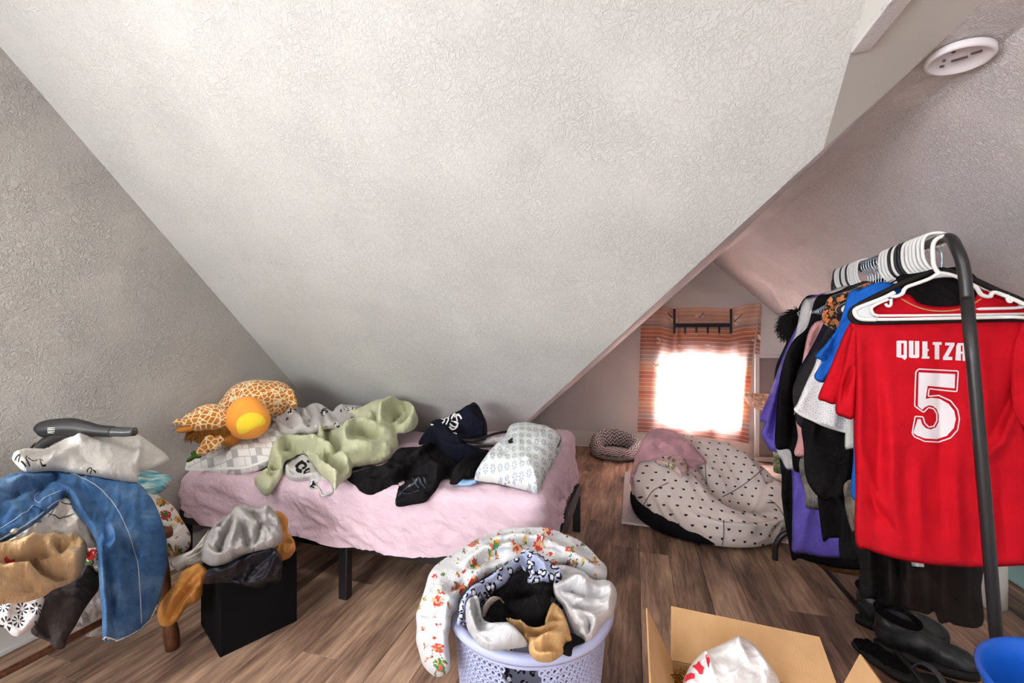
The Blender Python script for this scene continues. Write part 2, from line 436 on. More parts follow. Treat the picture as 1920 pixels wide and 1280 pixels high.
# ---- floor: base slab and single planks
flo = box('floor', ((XL + XR) / 2, (YB + YF) / 2, -0.03), (XR - XL, YF - YB, 0.036), plain('underlay', (40, 30, 25), 0.9), bev=0); flo['kind'] = 'structure'
def plank_mat():
    nb = NB('vinyl_wood_plank').set(0.5, 0.3)
    tc = nb.node('ShaderNodeTexCoord'); oi = nb.node('ShaderNodeObjectInfo')
    off = nb.comb(nb.math('MULTIPLY', oi.outputs['Random'], 37.0), nb.math('MULTIPLY', oi.outputs['Random'], 91.0), 0.0)
    add = nb.node('ShaderNodeVectorMath', operation='ADD'); nb.l.new(tc.outputs['Object'], add.inputs[0]); nb.l.new(off, add.inputs[1])
    mp = nb.node('ShaderNodeMapping'); mp.inputs['Scale'].default_value = (1.0, 0.085, 1.0); nb.l.new(add.outputs[0], mp.inputs['Vector'])
    g1 = nb.noise(mp.outputs[0], 70, 6, 0.65, 0.9); g2 = nb.noise(mp.outputs[0], 16, 4, 0.6, 1.5)
    mp2 = nb.node('ShaderNodeMapping'); mp2.inputs['Scale'].default_value = (1.0, 0.3, 1.0); nb.l.new(add.outputs[0], mp2.inputs['Vector'])
    g3 = nb.noise(mp2.outputs[0], 6.5, 3, 0.5, 0.5)
    f = nb.math('ADD', nb.math('MULTIPLY', g1, 0.55), nb.math('MULTIPLY', g2, 0.45))
    f = nb.math('ADD', f, nb.math('MULTIPLY', nb.math('SUBTRACT', g3, 0.5), 0.75))
    f = nb.math('ADD', f, nb.math('MULTIPLY', nb.math('SUBTRACT', oi.outputs['Random'], 0.5), 0.16))
    c = nb.ramp(f, [(0.26, lin((76, 57, 48))), (0.42, lin((124, 97, 81))), (0.55, lin((160, 130, 109))), (0.68, lin((190, 158, 132))), (0.82, lin((212, 182, 154)))])
    nb.base(c); nb.bump(g1, 0.18, 0.002); return nb.m
m_plank = plank_mat()
PW, PL = 0.152, 1.22
def plank_mesh(L):
    bm = bmesh.new(); bm_box(bm, Vector((0, 0, -0.006)), (PW - 0.0014, L - 0.0014, 0.012), None, 0.0012, 1)
    me = bpy.data.meshes.new('plank'); bm.to_mesh(me); bm.free(); me.materials.append(m_plank); return me
pm = {}
rnd = random.Random(5); ncol = int(math.ceil((XR - XL) / PW))
for i in range(ncol):
    x = XL + PW * (i + 0.5)
    if x + PW / 2 > XR + 0.01: break
    y = YB - rnd.uniform(0.1, 1.1)
    while y < YF - 0.02:
        a = max(y, YB); b = min(y + PL, YF); L = round(b - a, 3)
        if L > 0.03:
            if L not in pm: pm[L] = plank_mesh(L)
            o = bpy.data.objects.new('plank', pm[L]); COL.objects.link(o); o.location = (x, (a + b) / 2, 0.0); adopt(o, flo)
        y += PL

# ---- walls and sloping ceilings
def wall_with_hole(name, axis, c, outer, hole, mat):
    """flat wall polygon (in u,z) with a rectangular opening"""
    u0, z0, u1, z1 = hole
    P2 = [Vector(p) for p in outer] + [Vector(p) for p in ((u0, z0), (u1, z0), (u1, z1), (u0, z1))]
    n = len(outer); r = delaunay_2d_cdt(P2, [(i, (i + 1) % n) for i in range(n)] + [(n, n + 1), (n + 1, n + 2), (n + 2, n + 3), (n + 3, n)], [], 1, 1e-6)
    fs = []
    for f in r[2]:
        cx = sum(r[0][i].x for i in f) / 3; cyy = sum(r[0][i].y for i in f) / 3
        if not (u0 < cx < u1 and z0 < cyy < z1): fs.append(tuple(f))
    V = [(c, v.x, v.y) if axis == 'x' else (v.x, c, v.y) for v in r[0]]
    return poly(name, V, mat, fs)
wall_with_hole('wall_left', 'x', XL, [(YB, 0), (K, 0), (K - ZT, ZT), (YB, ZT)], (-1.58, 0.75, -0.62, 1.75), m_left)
xv0 = RX - RZ / SL
VY = 1.48; VX = RX - (RZ - (K - VY)) / SL; EX = 0.545; EY = K - 1.916
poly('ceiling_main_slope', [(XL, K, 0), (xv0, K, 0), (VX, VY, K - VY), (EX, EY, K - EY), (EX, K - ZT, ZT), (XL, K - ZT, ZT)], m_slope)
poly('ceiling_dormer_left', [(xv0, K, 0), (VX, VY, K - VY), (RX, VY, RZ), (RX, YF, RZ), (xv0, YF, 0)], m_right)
def fw(y): return 0.14 * (YF - y) / 3.2
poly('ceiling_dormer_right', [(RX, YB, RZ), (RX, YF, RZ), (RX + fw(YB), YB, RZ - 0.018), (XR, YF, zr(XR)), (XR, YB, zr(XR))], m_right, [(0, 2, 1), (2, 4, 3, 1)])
ZH = K - EY
fp = poly('ceiling_flat_panel', [(VX, VY, K - VY), (EX, EY, ZH), (EX, YB, ZH), (RX, YB, RZ), (RX, EY, RZ), (RX, VY, RZ)], m_flat, [(0, 1, 4, 5), (1, 2, 3, 4)]); fp.data.polygons.foreach_set('use_smooth', [True, True])
poly('ceiling_header', [(EX, EY, ZH), (EX, K - ZT, ZT), (EX, YB, ZT), (EX, YB, ZH)], m_flat)
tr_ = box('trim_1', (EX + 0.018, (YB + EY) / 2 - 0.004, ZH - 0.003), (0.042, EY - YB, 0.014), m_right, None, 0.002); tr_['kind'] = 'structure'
poly('ceiling_top', [(XL, K - ZT, ZT), (EX, K - ZT, ZT), (EX, YB, ZT), (XL, YB, ZT)], m_flat)
poly('wall_right', [(XR, YB, 0), (XR, YF, 0), (XR, YF, zr(XR)), (XR, YB, zr(XR))], m_far)
WX0, WX1, WZ0, WZ1 = 0.27, 0.99, 0.29, 0.975
wall_with_hole('wall_far', 'y', YF, [(xv0, 0), (XR, 0), (XR, zr(XR)), (RX, RZ)], (WX0, WZ0, WX1, WZ1), m_far)
wall_with_hole('wall_back', 'y', YB, [(XL, 0), (XR, 0), (XR, zr(XR)), (RX, RZ), (EX, RZ), (EX, ZT), (XL, ZT)], (-1.9, 0.83, -0.6, 1.77), m_far)
# ---- baseboards
def base(name, x0, y0, x1, y1, nx, ny, h=0.13):
    L = math.hypot(x1 - x0, y1 - y0); bm = bmesh.new(); ang = math.atan2(y1 - y0, x1 - x0); M = Euler((0, 0, ang)).to_matrix().to_4x4()
    c = Vector(((x0 + x1) / 2 + nx * 0.008, (y0 + y1) / 2 + ny * 0.008, h / 2)); bm_box(bm, c, (L, 0.016, h), M, 0.003)
    bm_box(bm, Vector(((x0 + x1) / 2 + nx * 0.022, (y0 + y1) / 2 + ny * 0.022, 0.011)), (L, 0.016, 0.022), M, 0.006, 3)
    o = from_bm(name, bm, m_white); o['kind'] = 'structure'
base('baseboard_left', XL, YB, XL, 3.0, 1, 0); base('baseboard_far', -1.1, YF, XR, YF, 0, -1, 0.165); base('baseboard_right', XR, YB, XR, YF, -1, 0)
# ---- windows: frame, sash bars and pane
m_glass = NB('window_glass'); m_glass.set(0.0, 0.5); m_glass.b.inputs['Transmission Weight'].default_value = 1.0; m_glass.b.inputs['IOR'].default_value = 1.03; m_glass = m_glass.m
def window(name, axis, c, u0, z0, u1, z1, sign):
    """SIGN: towards the room"""
    fr = bmesh.new(); w = 0.06; d = 0.05
    def bx(bm, a0, b0, a1, b1, dep, off):
        s = (abs(a1 - a0), dep, b1 - b0); cc = ((a0 + a1) / 2, (b0 + b1) / 2)
        if axis == 'y': bm_box(bm, Vector((cc[0], c + off, cc[1])), (s[0], dep, s[2]), None, 0.004)
        else: bm_box(bm, Vector((c + off, cc[0], cc[1])), (dep, s[0], s[2]), None, 0.004)
    for a in ((u0 - w, z0 - w, u1 + w, z0), (u0 - w, z1, u1 + w, z1 + w), (u0 - w, z0, u0, z1), (u1, z0, u1 + w, z1)): bx(fr, *a, 0.02, sign * 0.011)
    o = from_bm(name, fr, m_white); o['kind'] = 'structure'
    sa = bmesh.new(); t = 0.045
    for a in ((u0, z0, u1, z0 + t), (u0, z1 - t, u1, z1), (u0, z0 + t, u0 + t, z1 - t), (u1 - t, z0 + t, u1, z1 - t), (u0 + t, (z0 + z1) / 2 - 0.02, u1 - t, (z0 + z1) / 2 + 0.02)): bx(sa, *a, 0.035, -sign * 0.03)
    from_bm('sash', sa, m_white, o)
    for k in (0, 1):
        g = bmesh.new(); za, zb = (z0 + t, (z0 + z1) / 2 - 0.02) if k == 0 else ((z0 + z1) / 2 + 0.02, z1 - t); bx(g, u0 + t, za, u1 - t, zb, 0.004, -sign * 0.03); from_bm('pane', g, m_glass, o)
    return o
window('window_2', 'x', XL, -1.58, 0.75, -0.62, 1.75, 1); window('added_window_back', 'y', YB, -1.9, 0.83, -0.6, 1.77, 1)  # second window is unseen, added to carry the back fill light
window('window_1', 'y', YF, WX0, WZ0, WX1, WZ1, -1)

_ld = NB('added_lamp_glow'); _ld.b.inputs['Emission Color'].default_value = (1, 0.94, 0.86, 1); _ld.b.inputs['Emission Strength'].default_value = 3.0
for lx, ly, lz, lr, lb in ((-1.35, 0.1, 2.449, 1.0, 'added unseen round lamp on the high flat ceiling by the gable wall'), (0.66, 0.0, 1.905, 0.7, 'added unseen small fill lamp on the low ceiling strip over the camera')):
    cl = thing('added_ceiling_lamp', lb, 'lamp', (lx, ly, lz))  # both lamps added out of view for the light they give
    lathe('housing', [(0.001, 0.0), (0.17 * lr, 0.0), (0.17 * lr, -0.03), (0.001, -0.03)], (lx, ly, lz), m_white, cl, 40)
    lathe('dome', [(0.15 * lr, -0.03), (0.14 * lr, -0.06), (0.1 * lr, -0.085), (0.05 * lr, -0.092), (0.001, -0.095)], (lx, ly, lz), _ld.m, cl, 40)
# ================================================================== BED
m_black = plain('black_metal', (24, 23, 26), 0.35, 0.5)
BX0, BX1, BY0, BY1 = -2.235, -0.34, 1.60, 2.575
bed = thing('platform_bed', 'low black metal platform bed frame under the pink sheet', 'bed', (-1.29, 2.09, 0))
for y in (BY0, BY1 - 0.03): box('side_rail', ((BX0 + BX1) / 2, y + 0.012, 0.255), (BX1 - BX0, 0.026, 0.07), m_black, bed, 0.004)
for x in (BX0 + 0.013, BX1 + 0.018): box('end_rail', (x, (BY0 + BY1) / 2, 0.255), (0.026, BY1 - BY0 - 0.06, 0.07), m_black, bed, 0.004)
m_bolt = plain('steel_bolt', (170, 170, 172), 0.3, 0.5, 0.9)
for x in (BX0 + 0.03, -1.245, BX1 + 0.01):
    for y in (BY0 + 0.012, BY1 - 0.02):
        lg = box('leg', (x, y, 0.115), (0.045, 0.04, 0.23), m_black, bed, 0.005)
        if x == -1.245 and y < 2:
            for dx in (-0.03, 0.022): 
                bo = blob('bolt', [((x + dx, y - 0.016, 0.255), (0.007, 0.004, 0.007), (0, 0, 0))], m_bolt, lg, 0.0012, 1)
for k in range(9): box('slat', (BX0 + 0.14 + k * 0.2, (BY0 + BY1) / 2, 0.297), (0.07, BY1 - BY0 - 0.03, 0.012), m_black, bed, 0.002)

m_sheet = fabric('pink_cotton_sheet', (216, 190, 202), 0.03, 700, 0.1, wrinkle=0.2)
def rounded_slab(name, x0, x1, y0, y1, zb, ztop, r, mat, parent=None, nx=130, ny=60, amp=0.0, seed=3, folds=None):
    """mattress or sheet: top, round shoulders and sides as one skin"""
    prof = []  # arc-length parameter from centre line to the hem
    V = []; U = []; F = []
    ring = []
    import itertools
    # superellipse loops from hem up to the middle
    hh = 1.0
    loops = []
    steps = [(0, 0.0), (0, 0.12), (0, 0.25), (0, 0.38), (0, 0.5), (0, 0.62), (0, 0.75), (0, 0.86)]
    N = 400
    peri = []
    def border(inset, rr):
        X0, X1, Y0, Y1 = x0 + inset, x1 - inset, y0 + inset, y1 - inset; rr = max(rr - inset * 0.6, 0.01); pts = []
        segs = [((X0 + rr, Y0), (X1 - rr, Y0)), ((X1, Y0 + rr), (X1, Y1 - rr)), ((X1 - rr, Y1), (X0 + rr, Y1)), ((X0, Y1 - rr), (X0, Y0 + rr))]
        cs = [((X1 - rr, Y0 + rr), -90), ((X1 - rr, Y1 - rr), 0), ((X0 + rr, Y1 - rr), 90), ((X0 + rr, Y0 + rr), 180)]
        for (a, b), (c, st) in zip(segs, cs):
            n = (360 if abs(b[0] - a[0]) > abs(b[1] - a[1]) else 190) if amp else 60
            for k in range(n): pts.append((a[0] + (b[0] - a[0]) * k / n, a[1] + (b[1] - a[1]) * k / n))
            for k in range(8): an = math.radians(st + 90 * k / 8); pts.append((c[0] + rr * math.cos(an), c[1] + rr * math.sin(an)))
        return np.array(pts)
    rows = []
    for k in range(30): rows.append(('side', k / 30))
    for k in range(10): rows.append(('arc', k / 10))
    for ins in (0.0, 0.012, 0.024, 0.036, 0.05, 0.065, 0.08, 0.1, 0.12, 0.14, 0.16, 0.18, 0.2, 0.22, 0.24, 0.26, 0.3, 0.34, 0.38, 0.42, 0.43): rows.append(('top', ins))
    for kind, u in rows:
        if kind == 'side': b = border(0, 0.07)
        elif kind == 'arc': b = border(r * (1 - math.cos(u * math.pi / 2)), 0.07)
        else: b = border(r + u, 0.07)
        zt = np.array([ztop(x, y) for x, y in b])
        if kind == 'side': z = zb(b) + (zt - r - zb(b)) * u
        elif kind == 'arc': z = zt - r + r * math.sin(u * math.pi / 2)
        else: z = zt
        q = np.c_[b, z]
        if amp:
            s = np.linspace(0, 1, len(b)); L = s * 5.6
            w = (1 - u) if kind == 'side' else 0.0
            cen = np.array([(x0 + x1) / 2, (y0 + y1) / 2]); nrm = b - cen; nrm = np.sign(nrm) * (np.abs(nrm) / np.array([(x1 - x0) / 2, (y1 - y0) / 2])) ** 12; nrm /= np.hypot(*nrm.T)[:, None] + 1e-6
            lvl = u if kind == 'side' else 1.0
            f1 = vnoise(L * 6 + lvl * 2.2, L * 0 + lvl * 1.3 + seed, seed) - 0.5; f2 = vnoise(L * 17 + lvl * 7, lvl * 2.5 + L * 0, seed + 1) - 0.5
            rg = lambda k, sd: 0.5 - np.abs(2 * vnoise(L * k + lvl * k * 0.11 + 2.0 * f1, lvl * k * 0.22 - L * k * 0.25 + 2.0 * f2, sd) - 1)
            disp = (0.04 * f1 + 0.010 * f2 + 0.016 * rg(9, 31) + 0.009 * rg(21, 32)) * (0.35 + 0.65 * w) * (1.0 if kind != 'top' else 0.0)
            q[:, :2] += nrm * (disp * amp)[:, None]
            if kind == 'top' or kind == 'arc':
                q[:, 2] += amp * (0.012 * (0.5 - np.abs(2 * vnoise(b[:, 0] * 9 + b[:, 1] * 5, b[:, 1] * 13, seed + 9) - 1)) + 0.012 * (vnoise(b[:, 0] * 9, b[:, 1] * 14, seed + 5) - 0.5) + 0.010 * (vnoise(b[:, 0] * 22 + b[:, 1] * 9, b[:, 1] * 30, seed + 6) - 0.5)) * (1.0 if kind == 'top' else u)
        V += list(q); U += list(np.c_[b[:, 0] + (z - 0.5) * 0.4, b[:, 1] + z]); 
    m = len(b); R = len(rows)
    for i in range(R - 1):
        for k in range(m): F.append((i * m + k, i * m + (k + 1) % m, (i + 1) * m + (k + 1) % m, (i + 1) * m + k))
    F.append(tuple((R - 1) * m + k for k in range(m)))
    return mobj(name, V, F, mat, parent, uv=U)
mat_o = rounded_slab('mattress', BX0 + 0.03, BX1 - 0.03, BY0 + 0.03, BY1 - 0.03, lambda b: np.full(len(b), 0.304), lambda x, y: bed_top(x, y) - 0.02, 0.05, fabric('mattress_ticking', (235, 232, 228)))
tag(mat_o, 'thin white mattress hidden inside the pink sheet', 'mattress')
def hem(b):
    z = 0.258 + 0.010 * np.sin(b[:, 0] * 7.0) + 0.006 * np.sin(b[:, 0] * 17 + 1); z = np.where(b[:, 0] > BX1 - 0.03, 0.305, z); return z
sh = rounded_slab('bed_sheet', BX0 - 0.008, BX1 + 0.006, BY0 - 0.018, BY1 + 0.005, hem, bed_top, 0.05, m_sheet, amp=1.0)
tag(sh, 'rumpled pale pink sheet covering the low bed', 'sheet')
# creases running over the front of the sheet
# ================================================================== PATTERNED CLOTHS
def pat_check(name):
    nb = NB(name).set(0.9, 0.15); uv = nb.coord('UV', (27, 36, 1), (0, 0, math.radians(-14))); s = nb.sep(uv)
    row = nb.math('FLOOR', s[1]); x = nb.math('ADD', s[0], nb.math('MULTIPLY', nb.math('MODULO', row, 2.0), 0.9)); fx = nb.math('FRACT', nb.math('DIVIDE', x, 1.8)); fy = nb.math('FRACT', s[1])
    cell = nb.math('LESS_THAN', fx, 0.5); line = nb.math('MAXIMUM', nb.math('LESS_THAN', fy, 0.09), nb.math('LESS_THAN', nb.math('ABSOLUTE', nb.math('SUBTRACT', fx, 0.5)), 0.03))
    par = nb.math('LESS_THAN', nb.math('FRACT', nb.math('MULTIPLY', nb.math('ADD', row, nb.math('FLOOR', nb.math('DIVIDE', x, 1.8))), 0.5)), 0.3)
    c = nb.mix(nb.math('MULTIPLY', cell, par), lin((236, 234, 232)), lin((188, 187, 186))); c = nb.mix(line, c, lin((196, 195, 196))); nb.base(c)
    nb.bump(nb.noise(nb.coord('UV'), 40, 4), 0.4, 0.004); return nb.m
def flower_mask(nb, uv, scale, petals=8, r0=0.10, r1=0.36, rnd=0.25):
    v = nb.voro(uv, scale, 'F1', rnd, '2D'); sub = nb.node('ShaderNodeVectorMath', operation='SUBTRACT')
    sc = nb.node('ShaderNodeVectorMath', operation='SCALE'); nb.l.new(uv, sc.inputs[0]); sc.inputs[3].default_value = 1.0
    nb.l.new(sc.outputs[0], sub.inputs[0]); nb.l.new(v.outputs['Position'], sub.inputs[1]); s = nb.sep(sub.outputs[0])
    ang = nb.math('ARCTAN2', s[1], s[0]); d = v.outputs['Distance']; pet = nb.math('GREATER_THAN', nb.math('COSINE', nb.math('MULTIPLY', ang, float(petals))), 0.05)
    return nb.math('MULTIPLY', pet, nb.math('MULTIPLY', nb.math('GREATER_THAN', d, r0), nb.math('LESS_THAN', d, r1))), v
def pat_flower(name, ground, ink, scale, wr=0.4, rnd=0.25, fuzz=0):
    nb = NB(name).set(0.9, 0.15); uv = nb.coord('UV'); m, v = flower_mask(nb, uv, scale, rnd=rnd)
    nb.base(nb.mix(m, lin(ground), lin(ink))); nb.bump(nb.noise(uv, 30, 4, 0.6, 0.6), wr, 0.005); return nb.m
def pat_scatter(name, ground, inks, scale, size=0.3, warp=0.6, fuzz=1.0, dens=0.8, ground2=None):
    """blanket print: small motifs in several inks strewn over a light ground"""
    nb = NB(name).set(0.92, 0.15, 0, 0.15); uv = nb.coord('UV'); w = nb.node('ShaderNodeMix', data_type='VECTOR'); w.inputs[0].default_value = 0.012 * warp
    nb.l.new(uv, w.inputs[4]); nb.l.new(nb.noise(uv, 90, 2, col=True), w.inputs[5]); c = lin(ground)
    for k, (sc, sz, off) in enumerate(((scale, size, 0.0), (scale * 1.9, size * 0.62, 3.7))):
        mp = nb.node('ShaderNodeMapping'); mp.inputs['Location'].default_value = (off, off * 0.6, 0); nb.l.new(w.outputs[1], mp.inputs['Vector'])
        v = nb.voro(mp.outputs[0], sc, 'F1', 0.85, '2D'); col = nb.sep(v.outputs['Color'])
        shape = nb.math('ADD', v.outputs['Distance'], nb.math('MULTIPLY', nb.math('SUBTRACT', nb.noise(uv, 120, 2), 0.5), 0.5)); m = nb.math('LESS_THAN', shape, sz)
        m = nb.math('MULTIPLY', m, nb.math('LESS_THAN', col[1], dens)); st = [(i / len(inks), lin(q)) for i, q in enumerate(inks)]
        fac = nb.math('FRACT', nb.math('ADD', nb.math('MULTIPLY', nb.noise(uv, 55, 1), 1.2), nb.math('MULTIPLY', col[0], 3.0)))
        c = nb.mix(m, c, nb.ramp(fac, st, 'CONSTANT'))
    nb.base(c); h = nb.math('ADD', nb.noise(uv, 420, 2), nb.math('MULTIPLY', nb.noise(uv, 30, 4, 0.6, 1.0), 3.0)); nb.bump(h, 0.6, 0.005); return nb.m
def pat_leopard(name, ground, scale, kind='UV'):
    nb = NB(name).set(0.9, 0.15); uv = nb.coord(kind); w = nb.node('ShaderNodeMix', data_type='VECTOR'); w.inputs[0].default_value = 0.01; nb.l.new(uv, w.inputs[4]); nb.l.new(nb.noise(uv, 70, 2, col=True), w.inputs[5])
    v = nb.voro(w.outputs[1], scale, 'F1', 0.9, '2D' if kind == 'UV' else '3D'); d = v.outputs['Distance']; n = nb.noise(uv, 110, 1)
    ring = nb.math('MULTIPLY', nb.math('GREATER_THAN', d, 0.22), nb.math('LESS_THAN', d, 0.42)); ring = nb.math('MULTIPLY', ring, nb.math('GREATER_THAN', n, 0.43))
    core = nb.math('LESS_THAN', d, 0.2); c = nb.mix(core, lin(ground), lin((225, 226, 232))); c = nb.mix(ring, c, lin((26, 25, 32))); nb.base(c)
    nb.bump(nb.noise(uv, 40, 4), 0.3, 0.004); return nb.m
def pat_giraffe(name, ground, spot, scale, kind='Object'):
    nb = NB(name).set(0.95, 0.1, 0, 0.2); ob = nb.coord(kind); v = nb.voro(ob, scale, 'DISTANCE_TO_EDGE', 0.9); m = nb.ramp(nb.math('ADD', v.outputs['Distance'], nb.math('MULTIPLY', nb.math('SUBTRACT', nb.noise(ob, 120, 2), 0.5), 0.08)), [(0.07, (0, 0, 0, 1)), (0.12, (1, 1, 1, 1))])
    nb.base(nb.mix(m, lin(ground), nb.ramp(nb.noise(ob, 60, 3), [(0.3, lin([q * 0.8 for q in spot])), (0.7, lin(spot))]))); nb.bump(nb.noise(ob, 420, 3), 0.8, 0.004); return nb.m
m_ink = plain('black_print', (26, 25, 27), 0.8, 0.2); m_whitethread = plain('white_thread', (226, 226, 222), 0.9, 0.1)

# ================================================================== ON THE BED
# checked pillow
s = relief('pillow', cz(300, 690, 4.2675, [(145, 822), (230, 750), (330, 680), (450, 612), (590, 562), (700, 552), (790, 530), (880, 470), (935, 420), (1010, 500), (1000, 640), (960, 730), (880, 770), (800, 815), (650, 852), (500, 852), (300, 846)]),
           [(334, 883, 'y', 1.66), (417, 889, 'y', 1.63), (490, 880, 'y', 1.66), (464, 819, 'y', 1.9), (518, 788, 'y', 2.05), (377, 849, 'y', 1.78), (535, 830, 'y', 1.85)], pat_check('checked_pillowcase'), thick=0.085, edge=36, up=0.8, back=0.03,
           folds=[(cz(300, 690, 4.2675, [(200, 810), (450, 790), (700, 740), (860, 690)]), 0.012, 14)], auto=dict(n=14, ang=60, spread=40, len=60, w=9, amp=0.004, seed=2), g=4)
tag(s.o, 'white and grey checked pillow at the wall end of the bed', 'pillow')
ribbon('piping', s, cz(300, 690, 4.2675, [(160, 824), (300, 838), (500, 838), (650, 836), (790, 800), (870, 760)]), 2.2, plain('white_piping', (240, 240, 238), 0.8), s.o)
# giraffe plush
m_gir = pat_giraffe('giraffe_plush', (244, 226, 186), (222, 136, 40), 40)
m_gfur = fabric('giraffe_tan_plush', (200, 132, 62), 0.15, fuzz=0.6); m_mane = plain('brown_mane_fur', (150, 98, 44), 0.9, 0.1)
gl = thing('giraffe_plush', 'large spotted giraffe soft toy slumped against the gable wall', 'soft toy', P(440, 840, 2.2))
blob('body', [(P(478, 752, 2.42), (0.17, 0.13, 0.125), (0, 0.0, 0.2)), (P(510, 748, 2.45), (0.12, 0.11, 0.11), (0, 0, 0)), (P(447, 772, 2.38), (0.12, 0.1, 0.11), (0, 0, 0))], m_gir, gl, 0.012, 6)
blob('head', [(P(398, 783, 2.12), (0.095, 0.075, 0.068), (0, 0.25, 0.3)), (P(372, 790, 2.08), (0.07, 0.06, 0.05), (0, 0.2, 0.3)), (P(425, 790, 2.2), (0.07, 0.07, 0.07), (0, 0, 0)), (P(347, 792, 2.03), (0.045, 0.03, 0.022), (0, 0.05, 0.3)), (P(334, 791, 2.0), (0.025, 0.02, 0.017), (0, 0, 0))], m_gir, gl, 0.009, 4)
blob('chin', [(P(352, 803, 2.03), (0.028, 0.026, 0.018), (0, 0, 0)), (P(340, 806, 2.01), (0.022, 0.02, 0.015), (0, 0, 0)), (P(365, 800, 2.05), (0.02, 0.02, 0.02), (0, 0, 0))], m_gfur, gl, 0.006, 3)
blob('neck', [(P(412, 812, 2.14), (0.085, 0.06, 0.05), (0, 0.3, 0)), (P(430, 820, 2.16), (0.05, 0.05, 0.045), (0, 0, 0)), (P(385, 818, 2.1), (0.05, 0.05, 0.035), (0, 0, 0))], m_gfur, gl, 0.009, 3)
for a, b, t0 in (((392, 826), (380, 845), 2.06), ((410, 826), (398, 838), 2.08)):
    blob('leg', [(P(*a, t0), (0.024, 0.024, 0.03), (0, 0, 0)), (P((a[0] + b[0]) / 2, (a[1] + b[1]) / 2, t0 - 0.01), (0.024, 0.024, 0.03), (0, 0, 0)), (P(*b, t0 - 0.02), (0.027, 0.027, 0.025), (0, 0, 0))], m_gir, gl, 0.007, 3)
blob('tail', [(P(543, 742, 2.42), (0.03, 0.03, 0.045), (0, 0, 0)), (P(549, 755, 2.42), (0.025, 0.025, 0.04), (0, 0, 0))], m_gir, gl, 0.009, 3)
rnd = random.Random(4); parts = []
for k in range(420):
    u = rnd.random(); px = 352 + 78 * u + rnd.uniform(-4, 4); py = 808 - 10 * u + rnd.uniform(-4, 8); t0 = 2.045 + 0.06 * u; L = rnd.uniform(8, 20)
    a = P(px, py, t0); b = P(px - rnd.uniform(0, 6), py + L * 0.6, t0 - 0.015); c = P(px - rnd.uniform(-2, 11), py + L, t0 - 0.008); parts.append(tube_data([a, b, c], [0.0022, 0.0018, 0.0005], 3))
multi('mane', parts, m_mane, gl)
blob('green_bow', [(P(368, 852, 2.06), (0.03, 0.02, 0.012), (0, 0.5, 0)), (P(358, 860, 2.04), (0.03, 0.015, 0.01), (0, -0.6, 0))], fabric('dark_green_felt', (62, 92, 40)), gl, 0.006, 2)
# plain round plush: orange with a yellow belly patch
pl = thing('round_plush', 'plain round orange plush cushion with a yellow belly patch', 'soft toy', P(464, 822, 2.17))
m_or = fabric('orange_plush', (246, 160, 66), 0.04, fuzz=0.12, rough=0.95, sheen=0.2); m_ye = fabric('yellow_plush', (250, 214, 60), 0.03, fuzz=0.12, sheen=0.2)
pc = P(464, 783, 2.16); bo = blob('body', [(pc + np.array([0, 0, -0.012]), (0.112, 0.085, 0.098), (0, 0.15, 0.27)), (pc + np.array([-0.004, 0.0, 0.035]), (0.085, 0.07, 0.075), (0, 0.1, 0.27))], m_or, pl, 0.008, 8)
def onto(o, pts, off=0.002):
    """points of the view ray that meet a mesh, lifted off its skin"""
    from mathutils.bvhtree import BVHTree
    bv = BVHTree.FromPolygons([v.co for v in o.data.vertices], [tuple(p.vertices) for p in o.data.polygons]); out = []
    for p in pts:
        r = Vector(rays([p])[0]).normalized(); h = bv.ray_cast(Vector(CO), r)
        out.append(np.array(h[0] + h[1] * off) if h[0] is not None else None)
    return out
def skin_patch(name, o, outline, mat, parent, g=3.0, off=0.004):
    ol = resample(smooth_path(outline, 5, True), g); pts, tr = cdt(ol, g); d, _ = seg_dist(pts, ol, True); q = onto(o, pts, 0.0); lift = onto(o, pts, off); V = []
    for a, b, dd in zip(q, lift, d): V.append((a if dd < 0.5 else b) if a is not None else P(0, 0, 2))
    F = [f if ((pts[f[1]][0] - pts[f[0]][0]) * (pts[f[2]][1] - pts[f[0]][1]) - (pts[f[1]][1] - pts[f[0]][1]) * (pts[f[2]][0] - pts[f[0]][0])) < 0 else f[::-1] for f in tr if all(q[i] is not None for i in f)]
    return mobj(name, V, F, mat, parent, uv=pts * 0.0027)
skin_patch('belly_patch', bo, cz(320, 700, 7.1125, [(880, 640), (930, 575), (1010, 530), (1110, 520), (1200, 545), (1255, 600), (1262, 660), (1200, 700), (1110, 735), (1010, 790), (930, 812), (890, 770), (875, 700)]), m_ye, pl)
for c in (): blob('ear', [(P(c[0], c[1], 2.15), (0.017, 0.012, 0.017), (0, 0, 0))], m_or, pl, 0.005, 2)

